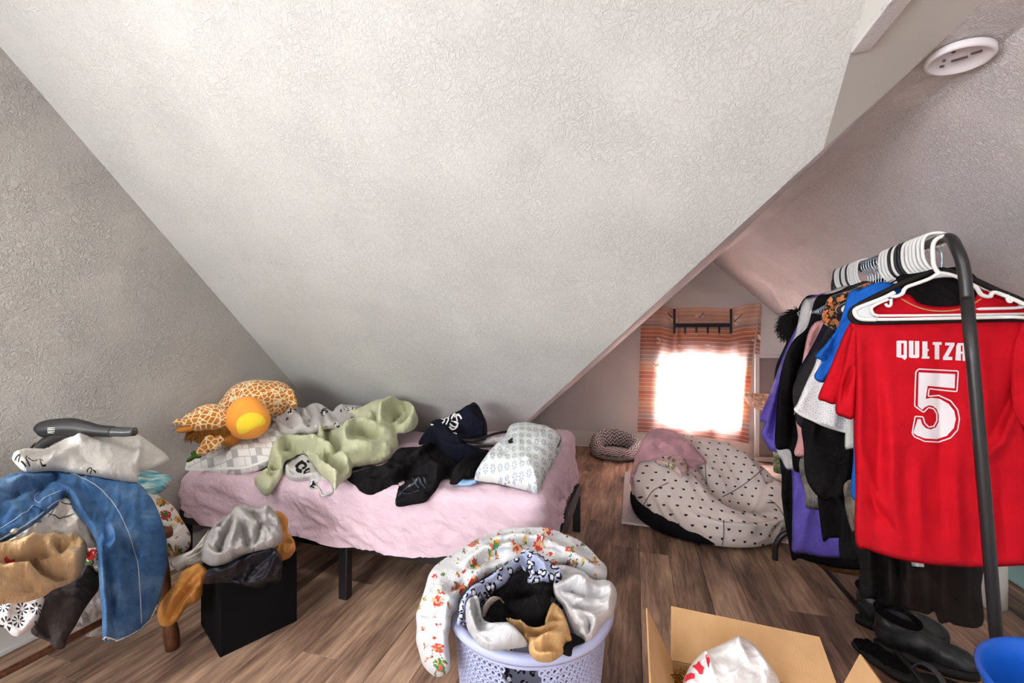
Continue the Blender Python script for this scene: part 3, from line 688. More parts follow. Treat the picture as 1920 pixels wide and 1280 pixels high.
# grey printed blanket behind the fleece
gC = lambda L: cz(500, 740, 5.817, L)
m_gprint = pat_scatter('grey_jersey_print', (196, 191, 190), [(32, 31, 34), (70, 68, 70), (225, 222, 220)], 12, 0.24, 1.5, dens=0.45)
s = relief('printed_blanket', gC([(30, 265), (60, 200), (140, 130), (195, 65), (250, 72), (330, 110), (405, 150), (480, 102), (560, 90), (640, 130), (720, 180), (760, 130), (880, 118), (1050, 128), (1040, 240), (900, 330), (790, 370), (620, 380), (480, 430), (380, 415), (280, 432), (170, 420), (110, 370), (90, 290)]),
           [(520, 765, 'y', 2.05), (560, 812, 'y', 1.88), (600, 760, 'y', 2.18), (600, 800, 'y', 1.98), (660, 765, 'y', 2.36), (650, 800, 'y', 2.1)], m_gprint, thick=0.045, edge=12, g=3, up=0.5,
           folds=[(gC([(110, 330), (160, 300), (240, 330), (300, 390)]), -0.03, 5), (gC([(330, 130), (400, 250), (470, 350)]), -0.035, 4), (gC([(270, 250), (370, 300), (420, 390)]), 0.02, 6), (gC([(460, 130), (500, 220), (480, 320)]), -0.025, 5), (gC([(560, 110), (610, 220), (640, 330)]), -0.03, 4), (gC([(640, 140), (720, 240), (780, 300)]), -0.02, 4), (gC([(170, 180), (260, 190), (320, 230)]), 0.015, 8)], auto=dict(n=22, ang=-40, spread=60, len=36, w=5, amp=0.012, seed=9))
tag(s.o, 'crumpled grey blanket with black cartoonless print beside the orange plush', 'blanket')
s.o['label'] = 'crumpled grey blanket with black print beside the orange plush'
# green fleece
m_green = fabric('sage_green_fleece', (196, 199, 164), 0.06, fuzz=0.55, sheen=0.2)
s = relief('fleece_blanket', gC([(-140, 960), (-128, 905), (0, 800), (20, 690), (60, 560), (150, 440), (250, 430), (330, 420), (450, 390), (620, 370), (750, 350), (850, 345), (830, 325), (788, 290), (800, 230), (850, 190), (960, 170), (1060, 130), (1180, 70), (1320, 55), (1430, 65), (1530, 75), (1590, 120), (1640, 220), (1650, 300), (1600, 380), (1500, 420), (1425, 430), (1440, 560), (1400, 650), (1330, 700), (1240, 740), (1100, 765), (1040, 778), (950, 790), (930, 820), (920, 880), (860, 930), (790, 980), (745, 1040), (700, 960), (610, 890), (540, 800), (480, 720), (420, 645), (340, 655), (280, 690), (195, 735), (170, 860), (130, 950), (80, 1020), (30, 1085), (-30, 1098), (-80, 1045)]),
           [(486, 918, 'y', 1.57), (505, 870, 'y', 1.66), (535, 825, 'y', 1.82), (560, 860, 'b', 0.05), (625, 910, 'b', 0.03), (700, 865, 'b', 0.03), (600, 812, 'b', 0.10), (720, 755, 'y', 2.33), (770, 790, 'y', 2.28), (650, 785, 'y', 2.2), (735, 840, 'b', 0.04)], m_green, thick=0.055, edge=13, g=3, up=0.55,
           folds=[(gC([(240, 590), (400, 650), (500, 660), (620, 640)]), -0.05, 5), (gC([(640, 430), (660, 520), (760, 590), (830, 640)]), -0.05, 5), (gC([(260, 540), (420, 590), (560, 610), (760, 640)]), 0.045, 9), (gC([(840, 600), (850, 480), (960, 400), (1100, 380), (1260, 420)]), 0.045, 9), (gC([(930, 470), (1050, 440), (1180, 470), (1250, 430)]), -0.045, 5), (gC([(850, 640), (1000, 680), (1200, 690), (1350, 680)]), -0.03, 5), (gC([(860, 600), (960, 650), (1150, 660), (1330, 640)]), 0.03, 12),
                  (gC([(810, 280), (960, 330), (1080, 300)]), -0.04, 5), (gC([(1100, 300), (1180, 350), (1190, 220), (1300, 120)]), -0.04, 5), (gC([(1190, 380), (1240, 220), (1400, 100)]), 0.05, 11), (gC([(1360, 320), (1400, 220), (1500, 190)]), -0.045, 5), (gC([(1500, 100), (1550, 200), (1540, 270), (1420, 330)]), -0.05, 5), (gC([(1560, 130), (1600, 250), (1540, 360)]), 0.035, 10), (gC([(1390, 330), (1420, 430), (1430, 560)]), -0.03, 5), (gC([(900, 230), (960, 270), (1020, 200)]), -0.03, 5), (gC([(1040, 330), (1110, 290), (1150, 350)]), 0.03, 6),
                  (gC([(500, 680), (560, 760), (620, 840), (720, 940)]), 0.035, 8), (gC([(640, 640), (670, 740), (780, 830), (840, 900)]), -0.05, 5), (gC([(560, 680), (600, 780), (680, 860)]), -0.035, 4), (gC([(700, 700), (760, 640), (800, 650)]), -0.03, 4), (gC([(720, 720), (850, 760), (920, 800)]), 0.03, 9), (gC([(800, 660), (880, 730), (960, 780)]), -0.03, 4), (gC([(190, 450), (230, 560), (180, 640)]), -0.045, 5), (gC([(20, 790), (100, 800), (170, 820)]), -0.04, 4), (gC([(20, 820), (60, 870), (0, 920)]), -0.03, 4), (gC([(300, 440), (420, 500), (560, 470)]), -0.03, 6), (gC([(340, 420), (480, 430), (620, 400)]), 0.03, 8), (gC([(600, 400), (590, 470), (640, 560)]), 0.03, 7)], auto=dict(n=24, ang=20, spread=60, len=40, w=7, amp=0.008, seed=4))
tag(s.o, 'fluffy sage green fleece blanket heaped on the middle of the bed', 'blanket')
# grey printed piece below the fleece
s = relief('printed_sweatshirt', gC([(188, 800), (215, 725), (290, 680), (390, 652), (470, 690), (560, 800), (640, 890), (700, 950), (738, 1010), (735, 1060), (690, 1095), (595, 1117), (555, 1055), (470, 1035), (448, 985), (460, 955), (380, 958), (270, 938), (200, 892)]),
           [(540, 900, 'y', 1.62), (575, 860, 'b', 0.03), (560, 890, 'y', 1.64), (600, 925, 'y', 1.585), (622, 915, 'y', 1.60)], fabric('light_grey_jersey', (206, 203, 203), 0.03), thick=0.03, edge=9, g=3, up=0.3,
           folds=[(gC([(200, 830), (300, 915), (400, 925), (520, 905), (620, 930)]), 0.02, 7), (gC([(240, 850), (340, 900), (450, 900)]), -0.02, 4), (gC([(560, 990), (620, 1000), (700, 1060)]), -0.03, 4), (gC([(600, 1050), (640, 1090)]), -0.02, 4)], auto=dict(n=10, ang=-30, spread=50, len=26, w=4, amp=0.006, seed=8))
tag(s.o, 'light grey sweatshirt with bold black characters poking out below the green fleece', 'sweatshirt')
ribbon('print', s, gC([(400, 755), (350, 770), (325, 810), (340, 845), (385, 855)]), 6.0, m_ink, s.o); ribbon('print', s, gC([(395, 765), (425, 785), (420, 815), (385, 830)]), 5.0, m_ink, s.o)
ribbon('print', s, gC([(470, 840), (430, 850), (410, 880), (440, 900), (475, 890)]), 5.0, m_ink, s.o); ribbon('print', s, gC([(440, 745), (465, 765)]), 4.0, m_ink, s.o)
patch('print', s, [gC([(470, 1020), (480, 975), (510, 965), (540, 1010), (520, 1035)])], m_ink, s.o)
# black shirt and navy hoodie
hC = lambda L: cz(640, 730, 4.128, L)
m_bk = fabric('black_jersey_cloth', (27, 26, 28), 0.12, 600, 0.3); m_nv = fabric('navy_sweat_cloth', (24, 25, 38), 0.12, 500, 0.3)
s = relief('black_shirt', hC([(35, 688), (60, 655), (180, 620), (200, 585), (290, 592), (360, 555), (400, 500), (450, 455), (530, 445), (620, 440), (760, 420), (900, 420), (1000, 455), (1140, 470), (1120, 525), (1060, 605), (1030, 682), (950, 692), (900, 732), (840, 732), (840, 690), (780, 700), (740, 770), (690, 830), (650, 872), (560, 890), (425, 902), (420, 780), (330, 800), (220, 816), (150, 790), (100, 740)]),
           [(650, 897, 'b', 0.01), (700, 920, 'y', 1.60), (745, 942, 'y', 1.57), (790, 938, 'y', 1.57), (745, 860, 'b', 0.05), (830, 840, 'b', 0.06), (910, 848, 'b', 0.03), (850, 905, 'b', 0.015), (700, 880, 'b', 0.03)], m_bk, thick=0.035, edge=10, g=3, up=0.4,
           folds=[(hC([(190, 640), (330, 660), (480, 590), (680, 480)]), 0.022, 8), (hC([(250, 690), (420, 690), (560, 600)]), 0.018, 7), (hC([(180, 760), (330, 730), (520, 680)]), 0.014, 8), (hC([(420, 760), (560, 640), (700, 560)]), -0.02, 5), (hC([(380, 560), (520, 520), (660, 450)]), -0.02, 5), (hC([(640, 560), (740, 640), (720, 760)]), 0.02, 11), (hC([(830, 640), (950, 600), (1060, 520)]), 0.02, 8), (hC([(830, 700), (840, 620), (900, 580)]), -0.02, 5)], auto=dict(n=30, ang=25, spread=22, len=60, w=6, amp=0.010, seed=12))
tag(s.o, 'black shirt with dark glossy print hanging over the edge of the bed', 'shirt')
m_gl = plain('glossy_dark_print', (44, 52, 66), 0.28, 0.6)
for L in ([(440, 850), (500, 790), (560, 760), (620, 700), (660, 770)], [(540, 700), (560, 740), (600, 790)], [(450, 820), (520, 840), (600, 810)], [(590, 690), (610, 740), (650, 800)]): ribbon('print', s, hC(L), 3.0, m_gl, s.o)
s = relief('navy_hoodie', hC([(605, 430), (600, 400), (640, 350), (688, 305), (688, 262), (720, 245), (850, 210), (950, 160), (1000, 120), (1030, 115), (1070, 140), (1100, 200), (1125, 260), (1130, 340), (1115, 385), (1010, 400), (960, 420), (1010, 452), (1085, 475), (1060, 525), (960, 568), (860, 562), (780, 525), (720, 465), (660, 425)]),
           [(790, 830, 'b', 0.05), (880, 765, 'y', 2.28), (810, 795, 'y', 2.1), (905, 810, 'y', 2.15), (870, 860, 'b', 0.06), (900, 845, 'b', 0.07)], m_nv, thick=0.06, edge=14, g=3, up=0.5,
           folds=[(hC([(690, 285), (780, 330), (880, 385)]), -0.035, 5), (hC([(700, 420), (760, 500), (880, 545), (1000, 520)]), 0.03, 9), (hC([(680, 440), (760, 520)]), -0.02, 5), (hC([(980, 160), (1000, 250), (1110, 330)]), 0.03, 14), (hC([(880, 330), (980, 380), (1100, 370)]), -0.02, 6), (hC([(640, 380), (760, 390), (880, 450)]), 0.03, 12)], auto=dict(n=14, ang=-20, spread=50, len=50, w=7, amp=0.010, seed=21))
tag(s.o, 'navy hooded sweatshirt with white cord and print lying across the bed', 'hoodie')
ribbon('drawcord', s, hC([(690, 285), (760, 322), (830, 352), (895, 382)]), 2.6, m_whitethread, s.o, off=0.005)
ribbon('drawcord', s, hC([(700, 320), (740, 340)]), 2.0, m_whitethread, s.o, off=0.005)
for L in ([(770, 250), (800, 270), (780, 290)], [(800, 245), (830, 265), (810, 300)], [(850, 270), (880, 245), (900, 290)], [(870, 260), (910, 250), (930, 280)], [(840, 300), (880, 320), (905, 300)], [(780, 260), (840, 250)], [(850, 280), (900, 300)], [(835, 315), (870, 335), (900, 315)]): ribbon('print', s, hC(L), 2.4, m_whitethread, s.o, off=0.003)
# flowered pillow
s = relief('pillow', hC([(1030, 690), (1060, 620), (1120, 530), (1180, 460), (1250, 400), (1300, 305), (1400, 280), (1500, 290), (1620, 322), (1690, 370), (1712, 420), (1690, 480), (1640, 560), (1580, 680), (1545, 755), (1517, 808), (1440, 782), (1300, 748), (1180, 722), (1070, 708)]),
           [(893, 896, 'y', 1.66), (1007, 924, 'y', 1.60), (950, 910, 'y', 1.64), (1052, 833, 'y', 2.05), (965, 803, 'y', 2.2), (925, 840, 'y', 1.95), (1000, 860, 'y', 1.86)], pat_flower('flowered_pillowcase', (212, 217, 214), (138, 150, 170), 30, 0.5, 0.12), thick=0.1, edge=34, up=0.9, back=0.03, g=3.2,
           folds=[(hC([(1500, 430), (1640, 380), (1690, 430)]), -0.006, 4)], auto=[dict(n=34, ang=35, spread=25, len=26, w=4, amp=0.005, seed=6), dict(n=8, ang=20, spread=30, len=70, w=12, amp=0.006, seed=7)])
tag(s.o, 'pale pillow with small blue flowers near the open end of the bed', 'pillow')
ribbon('seam', s, hC([(1400, 286), (1520, 300), (1620, 340), (1675, 380), (1700, 425), (1672, 490)]), 1.6, plain('slate_piping', (70, 76, 86), 0.8), s.o)
# black hanger, small things by the pillow
hg = thing('clothes_hanger', 'loose black hanger lying on the flowered pillow', 'hanger', P(920, 830, 2.0))
m_hb = plain('black_velvet_hanger', (22, 19, 20), 0.7, 0.3)
HL = [(900, 385), (1000, 395), (1090, 375), (1180, 345), (1270, 328), (1320, 335), (1345, 352), (1320, 385), (1300, 402), (1325, 412), (1310, 432), (1200, 435), (1050, 442), (940, 442)]
tube('shoulders', [P(x, y, anchor_t((x, y, 'b', 0.13 + 0.02 * math.sin(i)))) for i, (x, y) in enumerate(hC(HL))], 0.0065, m_hb, hg, 8, sm=5)
tube('hook', [P(x, y, anchor_t((x, y, 'b', 0.1))) for x, y in hC([(940, 442), (920, 425), (935, 405), (960, 415)])], 0.004, m_hb, hg, 6, sm=5)
s = relief('white_sock', hC([(900, 392), (1000, 382), (1060, 390), (1100, 385), (1180, 370), (1260, 350), (1300, 345), (1290, 390), (1250, 410), (1180, 420), (1100, 430), (1020, 420), (940, 415)]), [(870, 825, 'b', 0.05), (945, 820, 'b', 0.08), (900, 833, 'b', 0.05)], fabric('white_cotton_knit', (214, 208, 212), 0.04), thick=0.02, edge=6, g=2.6, auto=dict(n=14, ang=0, spread=60, len=16, w=3, amp=0.006, seed=2))
tag(s.o, 'bunched white sock under the black hanger', 'sock')
s = relief('blue_card', hC([(870, 735), (915, 690), (960, 690), (1060, 705), (1020, 735), (960, 742)]), [(870, 906, 'b', 0.008)] * 1 + [(890, 900, 'b', 0.012), (860, 910, 'b', 0.006)], plain('blue_card_stock', (146, 184, 226), 0.5), thick=0.006, edge=3, g=3)
tag(s.o, 'small sky blue card tucked under the flowered pillow', 'card')
# ================================================================== CHAIR WITH ITS HEAP
m_wood = NB('dark_walnut_wood').set(0.35, 0.45); _o = m_wood.coord('Object', (6, 6, 1)); m_wood.base(m_wood.ramp(m_wood.noise(_o, 14, 4, 0.6, 1.0), [(0.3, lin((62, 36, 22))), (0.7, lin((108, 64, 38)))])); m_wood = m_wood.m
m_seat = plain('tan_seat_pad', (170, 118, 70), 0.7)
ch = thing('wooden_chair', 'wooden chair with turned legs buried under a heap of clothes', 'chair', (-1.92, 0.92, 0))
def turned(name, a, b, parent, r=0.02):
    a = np.array(a, float); b = np.array(b, float); n = 14; pts = [a + (b - a) * k / n for k in range(n + 1)]
    tube(name, pts, [r * 1.05, r * 1.25, r * 0.95, r * 0.8, r * 0.9, r * 1.0, r * 1.1, r * 0.95, r * 0.85], m_wood, parent, 14)
for x, y in ((-1.70, 1.14), (-1.70, 0.66), (-2.13, 1.14), (-2.13, 0.66)):
    sx = 1 if x > -1.9 else -1; sy = 1 if y > 0.9 else -1; turned('leg', (x + 0.035 * sx, y + 0.03 * sy, 0.0), (x, y, 0.42), ch, 0.021)
tube('stretcher', [(-1.695, 0.67, 0.23), (-1.685, 0.9, 0.232), (-1.695, 1.13, 0.23)], [0.009, 0.0115, 0.009], m_wood, ch, 12, sm=4)
tube('stretcher', [(-2.13, 0.67, 0.2), (-2.13, 0.9, 0.2), (-2.13, 1.13, 0.2)], 0.013, m_wood, ch, 10)
box('seat', (-1.92, 0.9, 0.435), (0.5, 0.56, 0.04), m_wood, ch, 0.012)
box('backrest', (-2.0, 0.655, 0.62), (0.36, 0.03, 0.34), m_seat, ch, 0.012)
lC = lambda L: cz(0, 680, 2.1325, L); kC = lambda L: cz(0, 980, 4.2676, L); jC = lambda L: cz(0, 760, 5.3324, L)
core = blob('clothes_bundle', [((-1.95, 0.95, 0.56), (0.22, 0.25, 0.12), (0, 0, 0)), ((-1.97, 0.83, 0.58), (0.2, 0.2, 0.11), (0, 0, 0)), ((-1.95, 1.1, 0.53), (0.17, 0.14, 0.08), (0, 0, 0))], fabric('cream_cotton_bundle', (206, 200, 192), 0.06), None, 0.016, 4, 0.05, 14)
tag(core, 'cream bundle of clothes at the bottom of the heap on the chair', 'clothes')
m_xmas = pat_scatter('holiday_print_fleece', (232, 228, 222), [(190, 42, 40), (46, 110, 60), (214, 160, 50), (120, 78, 56), (200, 60, 50)], 15, 0.3, 2.2, dens=0.7)
s = relief('holiday_blanket', lC([(560, 470), (640, 535), (690, 570), (730, 630), (762, 690), (752, 742), (700, 775), (640, 790), (560, 780), (500, 700), (500, 560)]), [(300, 940, 'x', -1.85), (350, 1000, 'x', -1.83), (320, 1040, 'x', -1.78), (250, 1000, 'x', -1.8)], m_xmas, thick=0.06, edge=22, g=4, auto=dict(n=8, ang=-50, spread=30, len=60, w=9, amp=0.01, seed=3))
tag(s.o, 'white fleece blanket with red and green holiday print behind the jeans', 'blanket')
s = relief('grey_trousers', kC([(690, 340), (780, 380), (792, 520), (740, 600), (670, 700), (600, 830), (540, 920), (515, 1000), (440, 1008), (400, 960), (370, 940), (280, 905), (245, 860), (300, 760), (340, 640), (400, 560), (520, 500), (620, 440)]), [(120, 1100, 'x', -1.64), (180, 1080, 'x', -1.66), (110, 1215, 'x', -1.66), (150, 1150, 'x', -1.64)], fabric('charcoal_cotton', (74, 68, 67), 0.05, 500), thick=0.03, edge=14, g=4,
           folds=[(kC([(340, 760), (380, 900), (440, 990)]), -0.02, 6), (kC([(700, 420), (600, 600), (520, 800)]), 0.012, 18)], auto=dict(n=8, ang=60, spread=20, len=90, w=12, amp=0.006, seed=3))
tag(s.o, 'charcoal grey trousers hanging down from the chair heap', 'trousers')
s = relief('flowered_blouse', kC([(-120, 640), (60, 640), (200, 630), (350, 590), (330, 700), (290, 800), (220, 870), (150, 910), (90, 895), (50, 850), (0, 830), (-120, 830)]), [(30, 1150, 'x', -1.62), (0, 1190, 'x', -1.63), (70, 1130, 'x', -1.60)], pat_flower('flowered_white_cotton', (224, 221, 220), (52, 54, 66), 21, 0.3, 0.35), thick=0.025, edge=10, g=4, auto=dict(n=8, ang=60, spread=30, len=50, w=8, amp=0.008, seed=5))
tag(s.o, 'white blouse with small dark leaf sprigs below the tan fleece', 'blouse')
m_clear = NB('clear_plastic_film').set(0.2, 0.5); m_clear.base(lin((225, 222, 222))); m_clear.b.inputs['Alpha'].default_value = 0.42; _u = m_clear.coord('UV'); m_clear.bump(m_clear.noise(_u, 40, 4, 0.6, 1.5), 0.8, 0.01); m_clear = m_clear.m
s = relief('plastic_bag', kC([(790, 480), (830, 560), (860, 760), (830, 880), (760, 915), (680, 905), (600, 880), (560, 900), (580, 800), (660, 700), (720, 600)]), [(170, 1130, 'x', -1.78), (190, 1180, 'x', -1.76), (150, 1190, 'x', -1.76)], m_clear, thick=0.03, edge=10, g=4, auto=dict(n=20, ang=40, spread=60, len=30, w=4, amp=0.01, seed=3))
tag(s.o, 'clear crinkled plastic bag hanging between trousers and jeans', 'bag')
s = relief('candy_cane_cloth', kC([(700, 150), (790, 150), (800, 380), (760, 385), (690, 350), (660, 300)]), [(170, 1030, 'x', -1.66), (180, 1060, 'x', -1.65), (160, 1050, 'x', -1.66)], pat_scatter('candy_print', (230, 226, 220), [(196, 40, 42), (52, 120, 66), (196, 40, 42)], 26, 0.42, 3, dens=0.95), thick=0.02, edge=8, g=4)
tag(s.o, 'scrap of red, white and green striped cloth beside the tan fleece', 'cloth')
s = relief('cream_tee', lC([(0, 720), (80, 680), (130, 640), (190, 590), (265, 540), (320, 600), (370, 680), (390, 730), (350, 740), (250, 720), (120, 720), (0, 740), (-40, 730)]), [(20, 1015, 'x', -1.62), (110, 950, 'x', -1.62), (160, 1005, 'x', -1.6)], fabric('cream_print_cotton', (228, 222, 214), 0.03), thick=0.03, edge=10, g=4, folds=[(jC([(520, 1240), (600, 1130), (680, 1060)]), -0.012, 4), (jC([(700, 1150), (840, 1230)]), 0.012, 9)], auto=dict(n=10, ang=50, spread=40, len=40, w=7, amp=0.006, seed=5))
tag(s.o, 'cream tee with thin black line drawing under the jeans', 'shirt')
for L in ([(610, 1000), (720, 1020), (700, 1010)], [(480, 1110), (580, 1140), (690, 1140), (740, 1120)], [(545, 1050), (510, 1110), (480, 1150)], [(360, 1215), (410, 1200), (400, 1185), (370, 1190)]): ribbon('print', s, jC(L), 1.6, m_ink, s.o)
s = relief('tan_fleece', kC([(-150, 180), (0, 165), (120, 140), (300, 95), (420, 80), (520, 100), (610, 90), (690, 150), (700, 240), (680, 330), (640, 410), (590, 465), (520, 500), (420, 540), (350, 590), (200, 635), (60, 645), (-150, 640)]), [(40, 1020, 'x', -1.56), (150, 1020, 'x', -1.6), (20, 1110, 'x', -1.55), (120, 1100, 'x', -1.57), (160, 1060, 'x', -1.58)], fabric('tan_sherpa_fleece', (210, 178, 136), 0.06, fuzz=0.5, sheen=0.15), thick=0.05, edge=16, g=3.4,
           folds=[(kC([(-20, 330), (150, 330), (260, 320), (330, 400), (450, 450), (580, 462)]), -0.05, 6), (kC([(200, 310), (300, 270), (410, 290)]), -0.03, 6), (kC([(480, 160), (440, 200), (480, 250), (560, 200)]), -0.035, 6), (kC([(140, 240), (260, 190), (310, 130)]), 0.025, 10), (kC([(420, 150), (400, 230), (460, 310)]), 0.03, 10), (kC([(120, 570), (240, 560), (330, 580)]), -0.02, 7), (kC([(520, 260), (600, 320), (560, 410)]), 0.02, 12), (kC([(20, 420), (200, 370), (320, 440)]), 0.02, 14)], auto=dict(n=10, ang=20, spread=60, len=50, w=9, amp=0.007, seed=5))
tag(s.o, 'tan fluffy fleece top folded over the chair edge', 'fleece')
ribbon('red_lining', s, kC([(40, 300), (70, 325), (120, 320)]), 7, plain('red_print_cloth', (200, 60, 62), 0.8), s.o)
# jeans
m_den = NB('blue_denim').set(0.85, 0.2); _u = m_den.coord('UV'); _n = m_den.noise(_u, 9, 4, 0.6); _f = m_den.noise(_u, 420, 2)
m_den.base(m_den.ramp(m_den.math('ADD', m_den.math('MULTIPLY', _n, 0.75), m_den.math('MULTIPLY', _f, 0.3)), [(0.3, lin((36, 66, 106))), (0.52, lin((64, 104, 150))), (0.75, lin((128, 162, 196)))])); m_den.bump(_f, 0.4, 0.002); m_den = m_den.m
s = relief('jeans', lC([(-60, 490), (0, 465), (60, 440), (220, 430), (260, 438), (400, 455), (540, 475), (590, 520), (622, 570), (650, 640), (668, 720), (670, 800), (655, 880), (630, 970), (600, 1030), (560, 1070), (510, 1098), (468, 1116), (462, 1104), (450, 1108), (412, 1108), (408, 1000), (400, 920), (395, 850), (388, 740), (375, 700), (340, 645), (295, 590), (265, 545), (230, 570), (180, 610), (130, 650), (80, 682), (40, 705), (0, 722), (-60, 740)]),
           [(100, 895, 'x', -1.74), (230, 905, 'x', -1.72), (0, 930, 'x', -1.60), (0, 1010, 'x', -1.55), (100, 950, 'x', -1.58), (200, 985, 'x', -1.55), (305, 1000, 'x', -1.60), (205, 1190, 'x', -1.53), (285, 1140, 'x', -1.57), (250, 1060, 'x', -1.53)], m_den, thick=0.035, edge=13, g=3.2,
           folds=[(jC([(540, 650), (560, 740), (420, 830), (340, 930)]), -0.03, 5), (jC([(420, 820), (600, 860), (720, 950), (860, 1150)]), 0.03, 10), (jC([(400, 840), (560, 860), (660, 930)]), -0.022, 5), (jC([(700, 780), (900, 900), (1050, 1080), (1110, 1260)]), -0.012, 7), (lC([(440, 640), (465, 740), (430, 760)]), 0.03, 8), (lC([(460, 745), (520, 740), (560, 800)]), -0.03, 7), (lC([(420, 760), (430, 900), (460, 1090)]), -0.03, 5), (lC([(400, 740), (415, 900), (430, 1090)]), 0.022, 7), (lC([(470, 800), (490, 950), (500, 1080)]), 0.012, 12),
                  (jC([(0, 740), (200, 700), (520, 680)]), -0.02, 6), (jC([(30, 900), (200, 880), (420, 820)]), -0.022, 5), (jC([(60, 970), (200, 880)]), -0.02, 5), (jC([(60, 800), (250, 760), (460, 760)]), 0.02, 12), (jC([(200, 1010), (330, 1120), (200, 1230)]), -0.014, 6), (jC([(360, 900), (350, 960), (420, 1000)]), -0.014, 5)], auto=dict(n=16, ang=70, spread=40, len=60, w=9, amp=0.006, seed=14))
tag(s.o, 'faded blue jeans slung over the chair heap with a frayed leg hem', 'jeans')
m_st = plain('pale_denim_thread', (176, 190, 206), 0.9, 0.1)
ribbon('side_seam', s, lC([(270, 445), (380, 500), (450, 570), (500, 660), (545, 780), (558, 900), (566, 1050)]), 1.8, m_st, s.o)
ribbon('waistband_edge', s, lC([(0, 716), (60, 685), (140, 632), (215, 572), (262, 545)]), 2.0, m_st, s.o); ribbon('waistband_edge', s, lC([(-20, 690), (60, 640), (150, 570), (240, 530)]), 1.4, m_st, s.o)
ribbon('pocket_seam', s, jC([(400, 1010), (345, 940), (370, 880), (430, 850)]), 1.6, m_st, s.o)
bl = ribbon('belt_loop', s, jC([(330, 1010), (400, 1040), (480, 1080)]), 7, m_den, s.o, off=0.006)
for p in lC([(54, 686)]): blob('button', [(s.pos([p], 0.004)[0][0], (0.008, 0.008, 0.008), (0, 0, 0))], plain('steel_button', (190, 190, 188), 0.3, 0.5, 0.8), s.o, 0.002, 1)
rnd = random.Random(3); parts = []
hemL = resample(np.array(lC([(412, 1106), (450, 1106), (466, 1114), (510, 1096), (560, 1069), (600, 1029), (630, 968)])), 1.2, False)
for p in hemL:
    a = s.pos([p], 0.0)[0][0]; b = s.pos([(p[0] + rnd.uniform(-2, 2), p[1] + rnd.uniform(1.5, 4))], 0.002)[0][0]; parts.append(tube_data([a, (a + b) / 2, b], [0.0012, 0.001, 0.0005], 3))
multi('frayed_hem', parts, m_whitethread, s.o)
# teal package, white tote, dryer
s = relief('wipes_pack', lC([(545, 425), (590, 425), (640, 440), (694, 460), (672, 490), (645, 518), (600, 525), (545, 500)]), [(270, 890, 'x', -1.85), (315, 900, 'x', -1.86), (290, 920, 'x', -1.82)], NB('teal_packet_film').m, thick=0.04, edge=9, g=3, auto=dict(n=10, ang=-10, spread=20, len=40, w=4, amp=0.006, seed=3))
_nb = NB('teal_packet'); _nb.set(0.25, 0.5); _u = _nb.coord('UV', (1, 1, 1), (0, 0, 0.3)); _nb.base(_nb.ramp(_nb.noise(_nb.coord('UV', (4, 30, 1), (0, 0, 0.2)), 3, 3), [(0.35, lin((60, 150, 176))), (0.5, lin((130, 196, 206))), (0.65, lin((214, 232, 226)))])); s.o.data.materials[0] = _nb.m
tag(s.o, 'teal plastic packet sticking out from under the white tote', 'packet')
s = relief('white_tote', lC([(50, 372), (100, 352), (180, 347), (250, 312), (300, 296), (400, 292), (540, 290), (600, 320), (678, 382), (640, 412), (555, 440), (550, 476), (470, 470), (370, 452), (220, 432), (110, 437), (60, 402)]), [(25, 860, 'x', -1.76), (150, 880, 'x', -1.73), (255, 900, 'x', -1.71), (200, 822, 'x', -1.97), (310, 860, 'x', -1.93), (110, 850, 'x', -1.86)], fabric('white_canvas', (216, 213, 209), 0.02, 700), thick=0.05, edge=18, g=3.4, up=0.5,
           folds=[(jC([(180, 560), (420, 540), (640, 430), (720, 360)]), -0.018, 7), (jC([(420, 630), (600, 580), (750, 500)]), 0.016, 8), (jC([(750, 510), (880, 590), (1040, 650)]), -0.016, 6), (jC([(760, 340), (830, 440)]), 0.014, 8), (jC([(1400, 420), (1390, 560), (1370, 740)]), 0.02, 6), (jC([(1420, 640), (1560, 570), (1680, 545)]), -0.015, 7), (jC([(600, 640), (800, 640), (1040, 700)]), -0.012, 5)], auto=dict(n=10, ang=20, spread=50, len=50, w=9, amp=0.005, seed=4))
tag(s.o, 'white canvas tote bag with black lettering under the hair dryer', 'bag')
for L in ([(140, 570), (200, 565), (180, 600)], [(270, 560), (260, 600), (300, 650)], [(280, 580), (330, 610), (375, 580)], [(390, 570), (430, 605)], [(400, 600), (420, 640), (460, 640)], [(870, 690), (890, 660), (920, 670), (900, 700)], [(930, 680), (960, 700)], [(210, 610), (260, 650)]): ribbon('lettering', s, jC(L), 1.8, m_ink, s.o)
m_dry = plain('matt_black_plastic', (42, 42, 44), 0.45, 0.5)
hd = thing('hair_dryer', 'matt black hair dryer lying on the white tote', 'hair dryer', P(150, 830, 1.5))
def dp(L, t0=1.50, t1=1.56): return [P(x, y, t0 + (t1 - t0) * (x - 75) / 185) for x, y in jC(L)]
tube('barrel', dp([(415, 262), (440, 240), (520, 225), (620, 218), (720, 215), (850, 232), (980, 252), (1130, 260)]), [0.020, 0.03, 0.032, 0.0325, 0.031, 0.027, 0.0215, 0.02], m_dry, hd, 24, sm=5)
tube('handle', dp([(700, 260), (600, 290), (500, 340), (420, 400), (385, 430)]), [0.02, 0.021, 0.019, 0.018, 0.019], m_dry, hd, 16, sm=5)
tube('handle_end', dp([(400, 412), (370, 440)]), 0.0205, plain('gloss_black_plastic', (20, 20, 22), 0.15, 0.5), hd, 16)
tube('nozzle', dp([(1125, 262), (1180, 262), (1260, 266), (1350, 262)]), [0.0205, 0.02, 0.019, 0.017], plain('satin_grey_black', (70, 70, 72), 0.25, 0.5), hd, 20, sm=3, squash=0.9)
tube('grille', dp([(408, 266), (420, 260)]), [0.018, 0.024], plain('grille_black', (20, 20, 20), 0.6), hd, 20)
